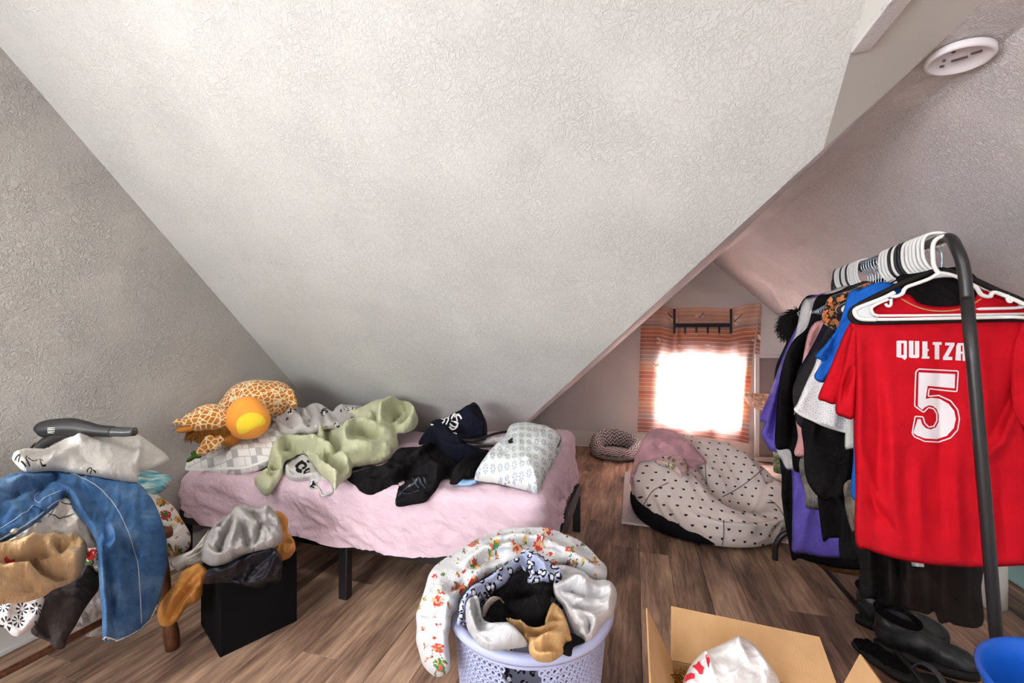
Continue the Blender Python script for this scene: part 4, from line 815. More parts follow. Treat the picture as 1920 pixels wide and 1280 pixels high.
for L in ([(480, 225), (552, 222)], [(478, 240), (550, 240)], [(478, 256), (548, 258)], [(480, 270), (540, 274)]):
    q = onto(bpy.data.objects[hd.children[0].name], [jC([p])[0] for p in L], 0.001); q = [x for x in q if x is not None]
    if len(q) == 2: tube('white_print', q, 0.0014, m_whitethread, hd, 5)
# corner of a yellow folder near the camera
fo = box('yellow_folder', P(-22, 1300, 1.0) + np.array([0, 0, 0]), (0.16, 0.12, 0.02), plain('yellow_card', (226, 186, 96), 0.6), None, 0.004, rz=0.2)
tag(fo, 'yellow folder corner poking into view below the chair', 'folder')
bpy.data.objects.remove(fo)

# ================================================================== BLACK BIN WITH CLOTHES
m_bin = fabric('black_felt_bin', (18, 17, 19), 0.2, 500, 0.4, rough=0.95)
A = np.array([-1.449, 1.18]); d1 = np.array([0.43, 0.90]); d1 /= np.linalg.norm(d1); d2 = np.array([-d1[1], d1[0]]); S = 0.27; HB = 0.285
bn = thing('fabric_bin', 'square black fabric bin heaped with clothes in front of the bed', 'bin', (*(A + (d1 + d2) * S / 2), 0))
ang = math.atan2(d1[1], d1[0])
for name, c, sz in (('front_panel', A + d1 * S / 2 + d2 * 0.006, (S, 0.012)), ('back_panel', A + d1 * S / 2 + d2 * (S - 0.006), (S, 0.012)), ('side_panel', A + d2 * S / 2 + d1 * 0.006, (0.012, S - 0.026)), ('side_panel', A + d2 * S / 2 + d1 * (S - 0.006), (0.012, S - 0.026))):
    box(name, (c[0], c[1], HB / 2), (sz[0], sz[1], HB), m_bin, bn, 0.004, rz=ang)
c = A + (d1 + d2) * S / 2; box('base', (c[0], c[1], 0.008), (S - 0.03, S - 0.03, 0.01), m_bin, bn, 0.001, rz=ang)
bC = lambda L: cz(280, 920, 3.5556, L)
cb = blob('clothes_bundle', [((c[0], c[1], 0.2), (0.11, 0.11, 0.15), (0, 0, 0)), ((c[0], c[1], 0.3), (0.13, 0.13, 0.07), (0, 0, 0))], m_bk, None, 0.014, 4, 0.03, 16); tag(cb, 'dark bundle of clothes filling the black fabric bin', 'clothes')
m_must = fabric('mustard_satin', (190, 132, 66), 0.06, 600, 0.15, rough=0.6)
s = relief('mustard_blouse', bC([(825, 140), (890, 148), (925, 200), (922, 270), (965, 330), (973, 390), (940, 442), (890, 465), (840, 470), (800, 400), (800, 250)]), [(525, 975, 't', 1.72), (545, 1035, 't', 1.66), (510, 1040, 't', 1.64)], m_must, thick=0.04, edge=11, g=3, folds=[(bC([(880, 170), (900, 260), (930, 330)]), -0.02, 5), (bC([(890, 360), (930, 350), (965, 360)]), -0.02, 5)], auto=dict(n=10, ang=80, spread=30, len=40, w=6, amp=0.009, seed=3))
tag(s.o, 'mustard blouse tucked behind the grey shirt in the black bin', 'blouse')
s = relief('lace_top', bC([(135, 480), (200, 430), (280, 395), (330, 350), (375, 290), (400, 340), (380, 440), (345, 490), (260, 505), (195, 535)]), [(330, 1055, 't', 1.60), (385, 1010, 't', 1.66), (350, 1050, 't', 1.62)], fabric('ecru_lace', (196, 188, 178), 0.12, 200, 1.2), thick=0.02, edge=7, g=3, auto=dict(n=22, ang=30, spread=30, len=40, w=3.5, amp=0.010, seed=3))
tag(s.o, 'ecru lace top with thin white straps spilling from the black bin', 'top')
for L in ([(230, 450), (330, 400), (400, 300)], [(250, 470), (340, 420), (390, 370)], [(300, 400), (400, 270)]): ribbon('strap', s, bC(L), 2.4, m_whitethread, s.o, off=0.004)
s = relief('mustard_sleeve', bC([(270, 510), (340, 488), (400, 555), (362, 610), (352, 690), (312, 742), (250, 772), (190, 862), (130, 902), (72, 892), (52, 810), (90, 720), (160, 630), (210, 550)]), [(300, 1165, 't', 1.50), (340, 1100, 't', 1.52), (375, 1080, 't', 1.55), (370, 1130, 't', 1.53)], m_must, thick=0.045, edge=12, g=3,
           folds=[(bC([(100, 860), (170, 740), (260, 640), (330, 540)]), 0.025, 8), (bC([(130, 890), (220, 740), (330, 620)]), -0.028, 5), (bC([(220, 680), (270, 620), (330, 560)]), -0.03, 5), (bC([(200, 830), (280, 720), (340, 660)]), 0.022, 8)])
tag(s.o, 'mustard sleeve hanging out of the black bin over the chair leg', 'sleeve'); s.o.name = 'mustard_shirt'; s.o['category'] = 'shirt'; s.o['label'] = 'mustard shirt with a twisted sleeve hanging out of the black bin'
s = relief('satin_blouse', bC([(355, 602), (390, 530), (500, 510), (600, 450), (720, 415), (830, 385), (880, 440), (888, 520), (870, 602), (800, 615), (740, 645), (640, 635), (560, 615), (460, 612), (380, 622)]), [(390, 1088, 't', 1.50), (500, 1050, 't', 1.56), (520, 1090, 't', 1.58), (450, 1090, 't', 1.515)], fabric('black_satin', (26, 26, 34), 0.1, 700, 0.05, rough=0.38), thick=0.035, edge=10, g=3,
           folds=[(bC([(400, 590), (540, 550), (680, 450), (840, 400)]), 0.02, 6), (bC([(480, 600), (600, 590), (640, 550)]), -0.02, 4), (bC([(640, 620), (700, 520), (800, 460)]), -0.02, 4), (bC([(760, 620), (820, 520), (850, 430)]), 0.018, 5)], auto=dict(n=24, ang=40, spread=30, len=40, w=4.5, amp=0.010, seed=5))
tag(s.o, 'shiny black satin blouse draped over the front of the black bin', 'blouse')
s = relief('grey_shirt', bC([(350, 452), (360, 345), (400, 270), (460, 200), (540, 150), (570, 110), (640, 100), (720, 125), (780, 100), (830, 130), (870, 200), (887, 280), (887, 340), (820, 380), (720, 402), (620, 432), (520, 482), (430, 502), (370, 480)]), [(395, 1050, 't', 1.50), (480, 1035, 't', 1.52), (525, 1010, 't', 1.58), (440, 970, 't', 1.62), (500, 955, 't', 1.68), (450, 1010, 't', 1.54)], fabric('heather_grey_linen', (164, 160, 158), 0.05, 600), thick=0.06, edge=15, g=2.8,
           folds=[(bC([(540, 150), (460, 250), (400, 280)]), -0.035, 4), (bC([(560, 200), (500, 320), (460, 440)]), -0.03, 4), (bC([(600, 200), (640, 300), (660, 390), (720, 400)]), -0.03, 4), (bC([(590, 220), (560, 330), (520, 420)]), 0.025, 7), (bC([(700, 160), (740, 240), (720, 330), (700, 390)]), -0.03, 4), (bC([(640, 150), (700, 160), (740, 200)]), -0.025, 4), (bC([(380, 430), (460, 470), (620, 420), (860, 340)]), 0.022, 6), (bC([(400, 300), (480, 290), (540, 170)]), 0.02, 7), (bC([(740, 240), (820, 230), (870, 260)]), -0.022, 4), (bC([(460, 380), (480, 440)]), -0.02, 4)], auto=dict(n=26, ang=60, spread=50, len=36, w=4.5, amp=0.009, seed=6))
tag(s.o, 'crumpled light grey shirt on top of the black bin', 'shirt')
# ================================================================== LAUNDRY BASKET
m_bas = plain('lavender_plastic', (176, 182, 216), 0.4, 0.45)
bc = CO + CR * 0.05 + CF * 1.20; BCX, BCY = bc[0], bc[1]; ZR = 0.43; RT, RB = 0.218, 0.178
bk = thing('laundry_basket', 'round lavender plastic laundry basket with punched holes', 'basket', (BCX, BCY, 0))
def brad(z): return RB + (RT - RB) * z / ZR
yaw0 = math.atan2(-CF[1], -CF[0])          # towards the camera
def bpt(a, z, dr=0.0): r = brad(z) + dr; return (BCX + r * math.cos(a), BCY + r * math.sin(a), z)
V = []; F = []; NA = 84; z0, z1 = 0.05, 0.390; NR = 20
def quad(a0, a1, za, zb):
    o = len(V)
    for a, z in ((a0, za), (a1, za), (a1, zb), (a0, zb)): V.append(bpt(a, z))
    F.append((o, o + 1, o + 2, o + 3))
da = 2 * math.pi / NA; dz = (z1 - z0) / NR
for j in range(NR):
    for i in range(NA):
        a0 = i * da + (da / 2 if j % 2 else 0); zc = z0 + dz * (j + 0.5); ac = a0 + da / 2
        rel = (ac - yaw0 + math.pi) % (2 * math.pi) - math.pi
        if abs(rel + 0.12) < 0.20 and zc > 0.335: continue
        out = []; inn = []
        for k in range(8):
            an = math.pi / 8 + k * math.pi / 4; m = max(abs(math.cos(an)), abs(math.sin(an)))
            out.append((ac + math.cos(an) / m * da / 2, zc + math.sin(an) / m * dz / 2)); inn.append((ac + math.cos(an) * da * 0.30, zc + math.sin(an) * dz * 0.30))
        o = len(V); V += [bpt(*q) for q in out] + [bpt(*q) for q in inn]
        for k in range(8): F.append((o + k, o + (k + 1) % 8, o + 8 + (k + 1) % 8, o + 8 + k))
for i in range(NA):
    a0, a1 = i * da, (i + 1) * da; quad(a0, a1, 0.0, z0)
    rel = (a0 + da / 2 - yaw0 + math.pi) % (2 * math.pi) - math.pi; hole = abs(rel + 0.12) < 0.20
    hole2 = abs(abs(rel) - math.pi) < 0.2
    quad(a0, a1, z1, ZR)
w = mobj('wall', V, F, m_bas, bk, smooth=False); so = w.modifiers.new('s', 'SOLIDIFY'); so.thickness = 0.004; so.offset = -1
lathe('rim', [(RT - 0.006, ZR - 0.022), (RT + 0.010, ZR - 0.022), (RT + 0.016, ZR - 0.012), (RT + 0.012, ZR), (RT, ZR + 0.004), (RT - 0.006, ZR)], (BCX, BCY, 0), m_bas, bk, 72)
lathe('base', [(0.001, 0.006), (RB - 0.004, 0.006), (RB - 0.004, 0.012), (0.001, 0.012)], (BCX, BCY, 0), m_bas, bk, 48)
cb = blob('clothes_bundle', [((BCX, BCY, 0.2), (0.165, 0.165, 0.2), (0, 0, 0)), ((BCX, BCY + 0.05, 0.36), (0.17, 0.15, 0.09), (0, 0, 0))], pat_leopard('leopard_print_dark', (120, 124, 140), 40, 'Object'), None, 0.016, 4, 0.03, 14); tag(cb, 'leopard print bundle seen through the handle hole of the basket', 'clothes')
qC = lambda L: cz(760, 960, 4.0, L)
m_deer = pat_scatter('woodland_print_fleece', (206, 207, 210), [(204, 84, 58), (54, 122, 82), (222, 168, 60), (120, 86, 72), (202, 164, 120), (188, 56, 52)], 17, 0.27, 2.2, dens=0.68)
s = relief('woodland_blanket', qC([(80, 760), (110, 680), (150, 560), (180, 460), (250, 380), (400, 290), (550, 200), (760, 122), (900, 116), (1060, 120), (1180, 160), (1300, 210), (1380, 270), (1460, 360), (1505, 400), (1512, 470), (1490, 518), (1420, 512), (1300, 432), (1180, 392), (1100, 420), (960, 400), (860, 390), (800, 400), (700, 430), (600, 480), (520, 540), (440, 600), (400, 660), (390, 730), (350, 770), (340, 850), (322, 940), (330, 1030), (335, 1140), (320, 1200), (250, 1235), (190, 1210), (130, 1140), (100, 1040), (80, 960), (85, 860)]),
           [(980, 992, 't', 1.42), (1090, 1025, 't', 1.37), (1132, 1085, 't', 1.27), (860, 1050, 't', 1.33), (795, 1120, 't', 1.18), (790, 1240, 't', 1.10), (840, 1230, 't', 1.06), (850, 1150, 't', 1.10), (980, 1045, 't', 1.28), (900, 1080, 't', 1.2), (1060, 1060, 't', 1.26)], m_deer, thick=0.05, edge=16, g=3.2,
           folds=[(qC([(430, 420), (600, 330), (800, 300), (900, 310)]), 0.035, 8), (qC([(430, 450), (600, 370), (760, 330)]), -0.035, 5), (qC([(600, 270), (800, 225), (1000, 250), (1200, 330), (1400, 440)]), 0.035, 10), (qC([(620, 300), (780, 262), (960, 262), (1120, 300), (1280, 380)]), -0.035, 5), (qC([(560, 220), (760, 180), (960, 170), (1150, 210), (1350, 330)]), -0.02, 6), (qC([(1300, 240), (1380, 340), (1430, 400)]), -0.03, 5), (qC([(300, 640), (400, 560), (500, 480)]), -0.03, 6), (qC([(300, 620), (330, 760), (300, 900)]), 0.02, 14), (qC([(110, 800), (180, 780), (300, 740)]), -0.015, 6)], auto=dict(n=10, ang=30, spread=40, len=70, w=10, amp=0.008, seed=7))
tag(s.o, 'white fleece blanket with woodland animal print over the laundry basket', 'blanket')
m_wh = fabric('white_sweat_cloth', (208, 206, 208), 0.02, 500)
s = relief('white_hoodie', qC([(1100, 400), (1300, 430), (1420, 510), (1500, 515), (1562, 545), (1588, 620), (1572, 720), (1545, 800), (1500, 832), (1430, 925), (1355, 975), (1270, 905), (1230, 830), (1190, 720), (1130, 645), (1090, 560), (1080, 470)]), [(1070, 1070, 't', 1.28), (1150, 1110, 't', 1.22), (1120, 1185, 't', 1.06), (1060, 1130, 't', 1.14), (1095, 1195, 't', 1.03), (1110, 1120, 't', 1.17)], m_wh, thick=0.055, edge=14, g=3,
           folds=[(qC([(1150, 600), (1240, 600), (1340, 640), (1470, 655)]), -0.04, 5), (qC([(1170, 500), (1320, 480), (1480, 560)]), -0.03, 5), (qC([(1280, 610), (1350, 600), (1380, 650)]), 0.03, 7), (qC([(1160, 630), (1260, 720), (1340, 760), (1500, 760)]), -0.035, 5), (qC([(1220, 800), (1330, 800), (1450, 860)]), 0.02, 8), (qC([(1500, 560), (1540, 650), (1500, 780)]), 0.02, 9), (qC([(1330, 800), (1380, 860), (1370, 950)]), -0.03, 4), (qC([(1190, 560), (1300, 540), (1420, 590)]), 0.025, 8)], auto=dict(n=14, ang=-20, spread=40, len=40, w=6, amp=0.008, seed=2))
tag(s.o, 'bunched white hoodie at the side of the laundry basket', 'hoodie')
s = relief('black_sweater', qC([(640, 620), (720, 560), (800, 480), (880, 430), (960, 440), (1060, 500), (1165, 505), (1155, 570), (1090, 640), (1105, 720), (1085, 790), (1040, 865), (960, 870), (880, 840), (800, 800), (740, 832), (640, 830), (590, 800), (580, 750), (600, 700), (680, 690)]), [(920, 1140, 't', 1.13), (1000, 1080, 't', 1.24), (1010, 1165, 't', 1.1), (1040, 1100, 't', 1.2), (930, 1160, 't', 1.09)], m_bk, thick=0.045, edge=13, g=3,
           folds=[(qC([(760, 680), (900, 640), (1060, 640)]), -0.03, 5), (qC([(740, 600), (860, 520), (1000, 520)]), 0.02, 12), (qC([(1000, 560), (980, 700), (1040, 840)]), 0.02, 12), (qC([(740, 700), (760, 760), (880, 830)]), -0.02, 5), (qC([(620, 740), (700, 720), (740, 760)]), 0.02, 6)], auto=dict(n=12, ang=30, spread=60, len=40, w=7, amp=0.008, seed=9))
tag(s.o, 'black sweater in the middle of the laundry basket', 'sweater')
s = relief('leopard_scarf', qC([(388, 845), (400, 760), (420, 650), (500, 560), (640, 480), (760, 400), (830, 340), (900, 272), (960, 290), (1050, 340), (1130, 400), (1182, 440), (1172, 500), (1130, 532), (1040, 522), (932, 538), (892, 455), (862, 405), (800, 475), (740, 545), (640, 602), (560, 652), (485, 665), (455, 740), (432, 825)]), [(865, 1160, 't', 1.04), (885, 1100, 't', 1.12), (985, 1035, 't', 1.24), (1045, 1085, 't', 1.17), (950, 1070, 't', 1.18), (995, 1090, 't', 1.16)], pat_leopard('leopard_print', (160, 168, 196), 46), thick=0.025, edge=8, g=2.8,
           folds=[(qC([(870, 330), (900, 400), (930, 500)]), -0.02, 4), (qC([(450, 700), (520, 600), (680, 500), (820, 390)]), 0.016, 7), (qC([(940, 320), (1040, 420), (1080, 510)]), 0.012, 6), (qC([(900, 300), (980, 420), (1000, 510)]), -0.012, 4)])
tag(s.o, 'blue grey leopard print scarf draped in the laundry basket', 'scarf')
s = relief('grey_sweater', qC([(452, 700), (480, 652), (545, 635), (562, 700), (582, 800), (650, 842), (760, 852), (830, 890), (922, 990), (850, 1018), (740, 1030), (640, 1038), (560, 1002), (500, 930), (460, 850)]), [(880, 1140, 't', 1.04), (900, 1190, 't', 0.985), (950, 1200, 't', 0.96), (985, 1207, 't', 0.95), (930, 1175, 't', 1.0)], fabric('pale_grey_sweat', (190, 190, 193), 0.02), thick=0.04, edge=12, g=3, folds=[(qC([(520, 660), (520, 780), (560, 920)]), -0.03, 4), (qC([(480, 690), (490, 820), (540, 940)]), 0.02, 6), (qC([(560, 700), (560, 800), (600, 900)]), -0.02, 4), (qC([(640, 900), (760, 920), (880, 980)]), 0.015, 14)])
tag(s.o, 'pale grey sweater bulging over the front rim of the basket', 'sweater')
s = relief('tan_shorts', qC([(755, 790), (850, 842), (960, 872), (1040, 852), (1050, 800), (1095, 690), (1160, 720), (1205, 800), (1242, 920), (1248, 970), (1200, 992), (1182, 1060), (1120, 1112), (1060, 1127), (980, 1112), (930, 1050), (920, 980), (880, 930), (810, 870)]), [(960, 1165, 't', 1.04), (1035, 1145, 't', 1.1), (1060, 1200, 't', 0.97), (1020, 1238, 't', 0.925), (1000, 1190, 't', 0.97)], fabric('tan_cotton', (198, 160, 112), 0.04), thick=0.035, edge=10, g=2.8, folds=[(qC([(890, 930), (1000, 930), (1180, 870)]), -0.025, 4), (qC([(780, 800), (860, 870), (920, 900)]), 0.018, 6), (qC([(1050, 850), (1110, 810), (1190, 830)]), -0.02, 4), (qC([(940, 1010), (1080, 960), (1220, 960)]), 0.015, 9), (qC([(960, 1060), (1060, 1040), (1160, 1030)]), -0.012, 5)], auto=dict(n=8, ang=10, spread=30, len=40, w=6, amp=0.007, seed=3))
tag(s.o, 'tan cotton shorts hanging over the front of the basket rim', 'shorts')
s = relief('beige_sock', qC([(575, 770), (590, 700), (640, 640), (700, 640), (745, 680), (700, 680), (640, 700), (600, 780)]), [(910, 1140, 't', 1.05), (930, 1125, 't', 1.07), (905, 1150, 't', 1.05)], fabric('beige_knit', (170, 160, 146)), thick=0.02, edge=6, g=2.6); tag(s.o, 'small rolled beige sock beside the black sweater in the basket', 'sock')
s = relief('black_leggings', qC([(1235, 905), (1350, 970), (1262, 1012), (1242, 1082), (1168, 1050), (1190, 985)]), [(1070, 1190, 't', 1.0), (1090, 1205, 't', 1.0), (1065, 1225, 't', 0.955)], m_bk, thick=0.02, edge=7, g=3); tag(s.o, 'black leggings squeezed between tan shorts and the basket rim', 'leggings')
# ================================================================== RUG, PET BED, BEAN BAG
bm = bmesh.new(); bm_box(bm, Vector((0.5, 3.24, 0.009)), (1.15, 1.04, 0.014), None, 0.005, 2)
rg = from_bm('rug', bm, None); nb = NB('blush_pile_rug').set(0.95, 0.1, 0, 0.2); ob = nb.coord('Object'); nb.base(nb.ramp(nb.noise(ob, 60, 3), [(0.35, lin((206, 192, 190))), (0.65, lin((232, 222, 220)))])); nb.bump(nb.noise(ob, 260, 3), 0.9, 0.008); rg.data.materials.append(nb.m)
tag(rg, 'pale blush rug under the bean bag', 'rug')
def pat_chevron(name):
    nb = NB(name).set(0.9, 0.1); uv = nb.coord('UV'); s = nb.sep(uv); zig = nb.math('PINGPONG', nb.math('MULTIPLY', s[0], 1.0), 0.028)
    v = nb.math('FRACT', nb.math('MULTIPLY', nb.math('ADD', s[1], nb.math('ADD', nb.math('MULTIPLY', zig, 0.9), nb.math('MULTIPLY', nb.noise(uv, 60, 2), 0.006))), 34.0)); m = nb.math('LESS_THAN', v, 0.5)
    br = nb.math('GREATER_THAN', nb.noise(uv, 150, 2), 0.40); nb.base(nb.mix(nb.math('MULTIPLY', m, br), lin((104, 88, 92)), lin((222, 216, 216)))); nb.bump(nb.noise(uv, 60, 3), 0.3, 0.004); return nb.m
pb = thing('pet_bed', 'round pet bed with grey and white chevron pattern by the far wall', 'pet bed', (-0.17, 4.28, 0))
m_chev = pat_chevron('chevron_cotton')
prof = [(0.20, 0.0), (0.235, 0.012), (0.253, 0.05), (0.252, 0.10), (0.236, 0.145), (0.21, 0.168), (0.185, 0.165), (0.165, 0.14), (0.15, 0.10), (0.145, 0.06)]
def wob(x, y, z, a): k = 1 + 0.02 * math.sin(5 * a + 1) + 0.012 * math.sin(11 * a); return x * k, y * k * 0.92, z * (0.98 + 0.34 * math.sin(a - 0.2)) + 0.006 * math.sin(9 * a) * (z > 0.1)
lathe('bolster', smooth_path(prof, 4), (-0.17, 4.28, 0.0), m_chev, pb, 90, fn=wob)
lathe('cushion', [(0.001, 0.075), (0.06, 0.074), (0.12, 0.066), (0.15, 0.05), (0.15, 0.03), (0.001, 0.03)], (-0.17, 4.28, 0), m_chev, pb, 48)
V, F = tube_data([(-0.17 + 0.253 * math.cos(a) , 4.28 + 0.253 * 0.92 * math.sin(a), 0.085 * (0.98 + 0.34 * math.sin(a - 0.2))) for a in np.linspace(0, 2 * math.pi, 60, endpoint=False)], 0.004, 6, True); mobj('piping', V, F, plain('plum_piping', (82, 66, 72), 0.8), pb)
# bean bag: swollen hollow seat sculpted from an ellipsoid
def heart_mat():
    nb = NB('cream_heart_cotton').set(0.85, 0.15); uv = nb.coord('UV', (1, 1, 1)); s = nb.sep(uv); sc = 17.5
    y = nb.math('MULTIPLY', s[1], sc); row = nb.math('FLOOR', y); x = nb.math('ADD', nb.math('MULTIPLY', s[0], sc), nb.math('MULTIPLY', nb.math('MODULO', row, 2.0), 0.5))
    fx = nb.math('MULTIPLY', nb.math('SUBTRACT', nb.math('FRACT', x), 0.5), 8.6); fy = nb.math('MULTIPLY', nb.math('SUBTRACT', nb.math('FRACT', y), 0.5), 8.6)
    fx2 = nb.math('MULTIPLY', fx, fx); fy2 = nb.math('MULTIPLY', fy, fy); q = nb.math('SUBTRACT', nb.math('ADD', fx2, fy2), 1.0); q3 = nb.math('MULTIPLY', q, nb.math('MULTIPLY', q, q))
    h = nb.math('SUBTRACT', q3, nb.math('MULTIPLY', fx2, nb.math('MULTIPLY', fy2, fy))); m = nb.math('LESS_THAN', h, 0.0)
    nb.base(nb.mix(m, lin((226, 214, 208)), lin((48, 42, 46)))); nb.bump(nb.noise(uv, 24, 4, 0.6, 0.8), 0.3, 0.008); return nb.m
bb = thing('bean_bag', 'cream bean bag chair with small black hearts and a black base', 'bean bag', (0.45, 2.93, 0.016))
BC = np.array([0.455, 2.95, 0.262]); BR = np.array([0.46, 0.45, 0.30])
def bb_hit(p):
    r = rays([p])[0]; o = (CO - BC) / BR; d = r / BR; a = d @ d; b = 2 * o @ d; c = o @ o - 1; D = b * b - 4 * a * c
    t = (-b - math.sqrt(max(D, 0))) / (2 * a); return CO + r * t
na, nz = 150, 90; th = np.linspace(0, 2 * np.pi, na + 1); ph = np.linspace(-1.25, math.pi / 2 - 0.004, nz)
TH, PH = np.meshgrid(th, ph); CP = np.where(PH < 0, np.abs(np.cos(PH)) ** 0.2, np.cos(PH)); D = np.stack([np.cos(TH) * CP, np.sin(TH) * CP, np.sin(PH)], -1).reshape(-1, 3)
pts = BC + D * BR
x, y, z = pts.T
azi = np.degrees(np.arctan2(y - BC[1], x - BC[0])) % 360; rr = np.hypot(x - BC[0], y - BC[1])
mh = np.interp(azi, [0, 45, 90, 135, 180, 225, 270, 315, 360], [0.64, 0.80, 0.86, 0.92, 0.86, 0.66, 0.43, 0.43, 0.64]); k_ = np.clip(rr / 0.3, 0, 1); k_ = k_ * k_ * (3 - 2 * k_); mh = 0.60 * (1 - k_) + mh * k_
top = np.clip((PH.ravel() + 0.15) / 0.5, 0, 1)
pts[:, 2] = 0.02 + (z - 0.02) * (mh * top + (0.35 + 0.65 * mh) * (1 - top))
def plan(line, amp, w):
    L = np.array(line); best = np.full(len(pts), 9.0); q = pts[:, :2]
    for a_, b_ in zip(L[:-1], L[1:]):
        ab = b_ - a_; u_ = np.clip(((q - a_) @ ab) / (ab @ ab + 1e-9), 0, 1); best = np.minimum(best, np.hypot(*(q - a_ - u_[:, None] * ab).T))
    return amp * np.exp(-(best / w) ** 2) * top
hol = plan([(0.57, 2.81), (0.64, 2.86)], -0.21, 0.13) + plan([(0.30, 3.12), (0.42, 2.95), (0.55, 2.80)], -0.09, 0.035) + plan([(0.56, 2.84), (0.72, 2.92), (0.86, 3.06)], -0.06, 0.03) + plan([(0.12, 2.95), (0.22, 2.75), (0.36, 2.68), (0.44, 2.68)], 0.045, 0.08) + plan([(0.56, 2.64), (0.72, 2.68), (0.84, 2.82)], 0.012, 0.06) + plan([(0.2, 3.2), (0.45, 3.24), (0.7, 3.16)], 0.03, 0.08)
pts[:, 2] += hol
pts[:, 2] = np.maximum(pts[:, 2], 0.02)
def stroke(line, amp, w):
    L = np.array([bb_hit(p) for p in line]); best = np.full(len(pts), 9.0)
    for a, b in zip(L[:-1], L[1:]):
        ab = b - a; u = np.clip(((pts - a) @ ab) / (ab @ ab + 1e-9), 0, 1); best = np.minimum(best, np.linalg.norm(pts - a - u[:, None] * ab, axis=1))
    return amp * np.exp(-(best / w) ** 2)
vC = lambda L: cz(1140, 780, 4.572, L)
dn = np.zeros(len(pts))
dn += 0.022 * (vnoise(x * 7 + z * 5, y * 7 - z * 4, 3) - 0.5) + 0.018 * (0.5 - np.abs(2 * vnoise(x * 18 + z * 9, y * 18 - z * 9, 5) - 1))
pts = pts + D * (dn * np.clip((pts[:, 2] - 0.03) / 0.1, 0, 1))[:, None]
U = np.stack([TH * 0.42, PH * 0.40], -1).reshape(-1, 2); U = np.c_[D[:, 0] * 0.1 + TH.ravel() * 0.40, (PH.ravel()) * 0.36]
px_ = (pts - CO); tt = px_ @ CF; PXX = CX + FPX * (px_ @ CR) / tt; 
# cloth is laid on flat from above and in front: unroll by arc length from the crown
ucoord = np.c_[pts[:, 0] * 0.95 + 0.25 * (pts[:, 1] - 2.9), (pts[:, 2] * 1.05 + (pts[:, 1] - 2.5) * 0.55)]
F = [(j * (na + 1) + i, j * (na + 1) + i + 1, (j + 1) * (na + 1) + i + 1, (j + 1) * (na + 1) + i) for j in range(nz - 1) for i in range(na)]
cov = mobj('cover', pts, F, heart_mat(), bb, uv=ucoord)
m_bb = fabric('black_base_cloth', (28, 25, 28), 0.1)
prof = [(0.34, 0.0), (0.385, 0.004), (0.405, 0.03), (0.415, 0.07), (0.41, 0.10), (0.37, 0.11)]
lathe('base', smooth_path(prof, 4), (BC[0] - 0.062, BC[1] - 0.02, 0.016), m_bb, bb, 80, fn=lambda x, y, z, a: (x * 1.0, y * 0.985, z * (0.55 + 0.6 * math.cos(a - 3.4))))
m_seam = plain('slate_thread', (86, 82, 88), 0.9)
for L in ([(300, 780), (340, 700), (400, 630), (520, 570)], [(990, 895), (992, 1000), (980, 1100), (975, 1165)], [(980, 690), (1080, 640), (1200, 560), (1340, 440)], [(835, 410), (840, 500), (850, 600)], [(1390, 720), (1460, 780), (1520, 880)]):
    q = [p for p in onto(cov, resample(smooth_path(vC(L), 4), 3.0, False), 0.002) if p is not None]
    if len(q) > 2: tube('stitching', q, 0.0022, m_seam, bb, 5)
# pink blanket and small print on it
m_pink = fabric('pink_sherpa', (218, 168, 178), 0.07, fuzz=0.8, sheen=0.25)
def on_bb(L, off):
    out = []
    for (a, b), q in zip(L, onto(cov, L, 0.0)):
        if q is None: q = bb_hit((a, b))
        out.append((a, b, 't', float((np.array(q) - CO) @ CF) - off))
    return out
s = relief('sherpa_throw', vC([(185, 570), (210, 440), (240, 320), (290, 220), (350, 130), (430, 105), (520, 115), (600, 140), (650, 180), (700, 220), (760, 290), (842, 385), (832, 412), (770, 430), (762, 472), (690, 442), (640, 402), (560, 362), (460, 357), (380, 382), (290, 387), (250, 412), (222, 485), (205, 570)]), on_bb([(1205, 880), (1235, 862), (1290, 862), (1318, 870), (1270, 835)], 0.03) + [(1225, 815, 'y', 3.02), (1250, 805, 'y', 3.12), (1300, 835, 'y', 3.08), (1185, 900, 'y', 2.86)], m_pink, thick=0.06, edge=14, g=2.8, crumple=0.7,
           folds=[(vC([(370, 260), (440, 270), (520, 310)]), -0.05, 5), (vC([(240, 330), (350, 240), (450, 250), (600, 330)]), 0.03, 9), (vC([(520, 120), (620, 230), (720, 330)]), 0.02, 10), (vC([(300, 380), (420, 340), (520, 330)]), -0.02, 5), (vC([(640, 360), (740, 380), (820, 400)]), -0.03, 5)])
tag(s.o, 'fluffy pink throw flung over the back of the bean bag', 'throw')
s = relief('print_pyjama_top', vC([(400, 385), (480, 362), (560, 335), (640, 348), (682, 420), (692, 462), (660, 502), (620, 527), (598, 490), (540, 452), (450, 422)]), on_bb([(1235, 865), (1275, 880), (1285, 862), (1262, 858)], 0.045), pat_scatter('pastel_print', (230, 196, 196), [(226, 180, 60), (210, 90, 110), (120, 150, 90), (230, 230, 226)], 26, 0.3, 2, dens=0.7), thick=0.02, edge=6, g=2.6, folds=[(vC([(420, 390), (540, 430), (620, 500)]), 0.012, 5)]); tag(s.o, 'small pink printed top lying in front of the pink throw', 'top')

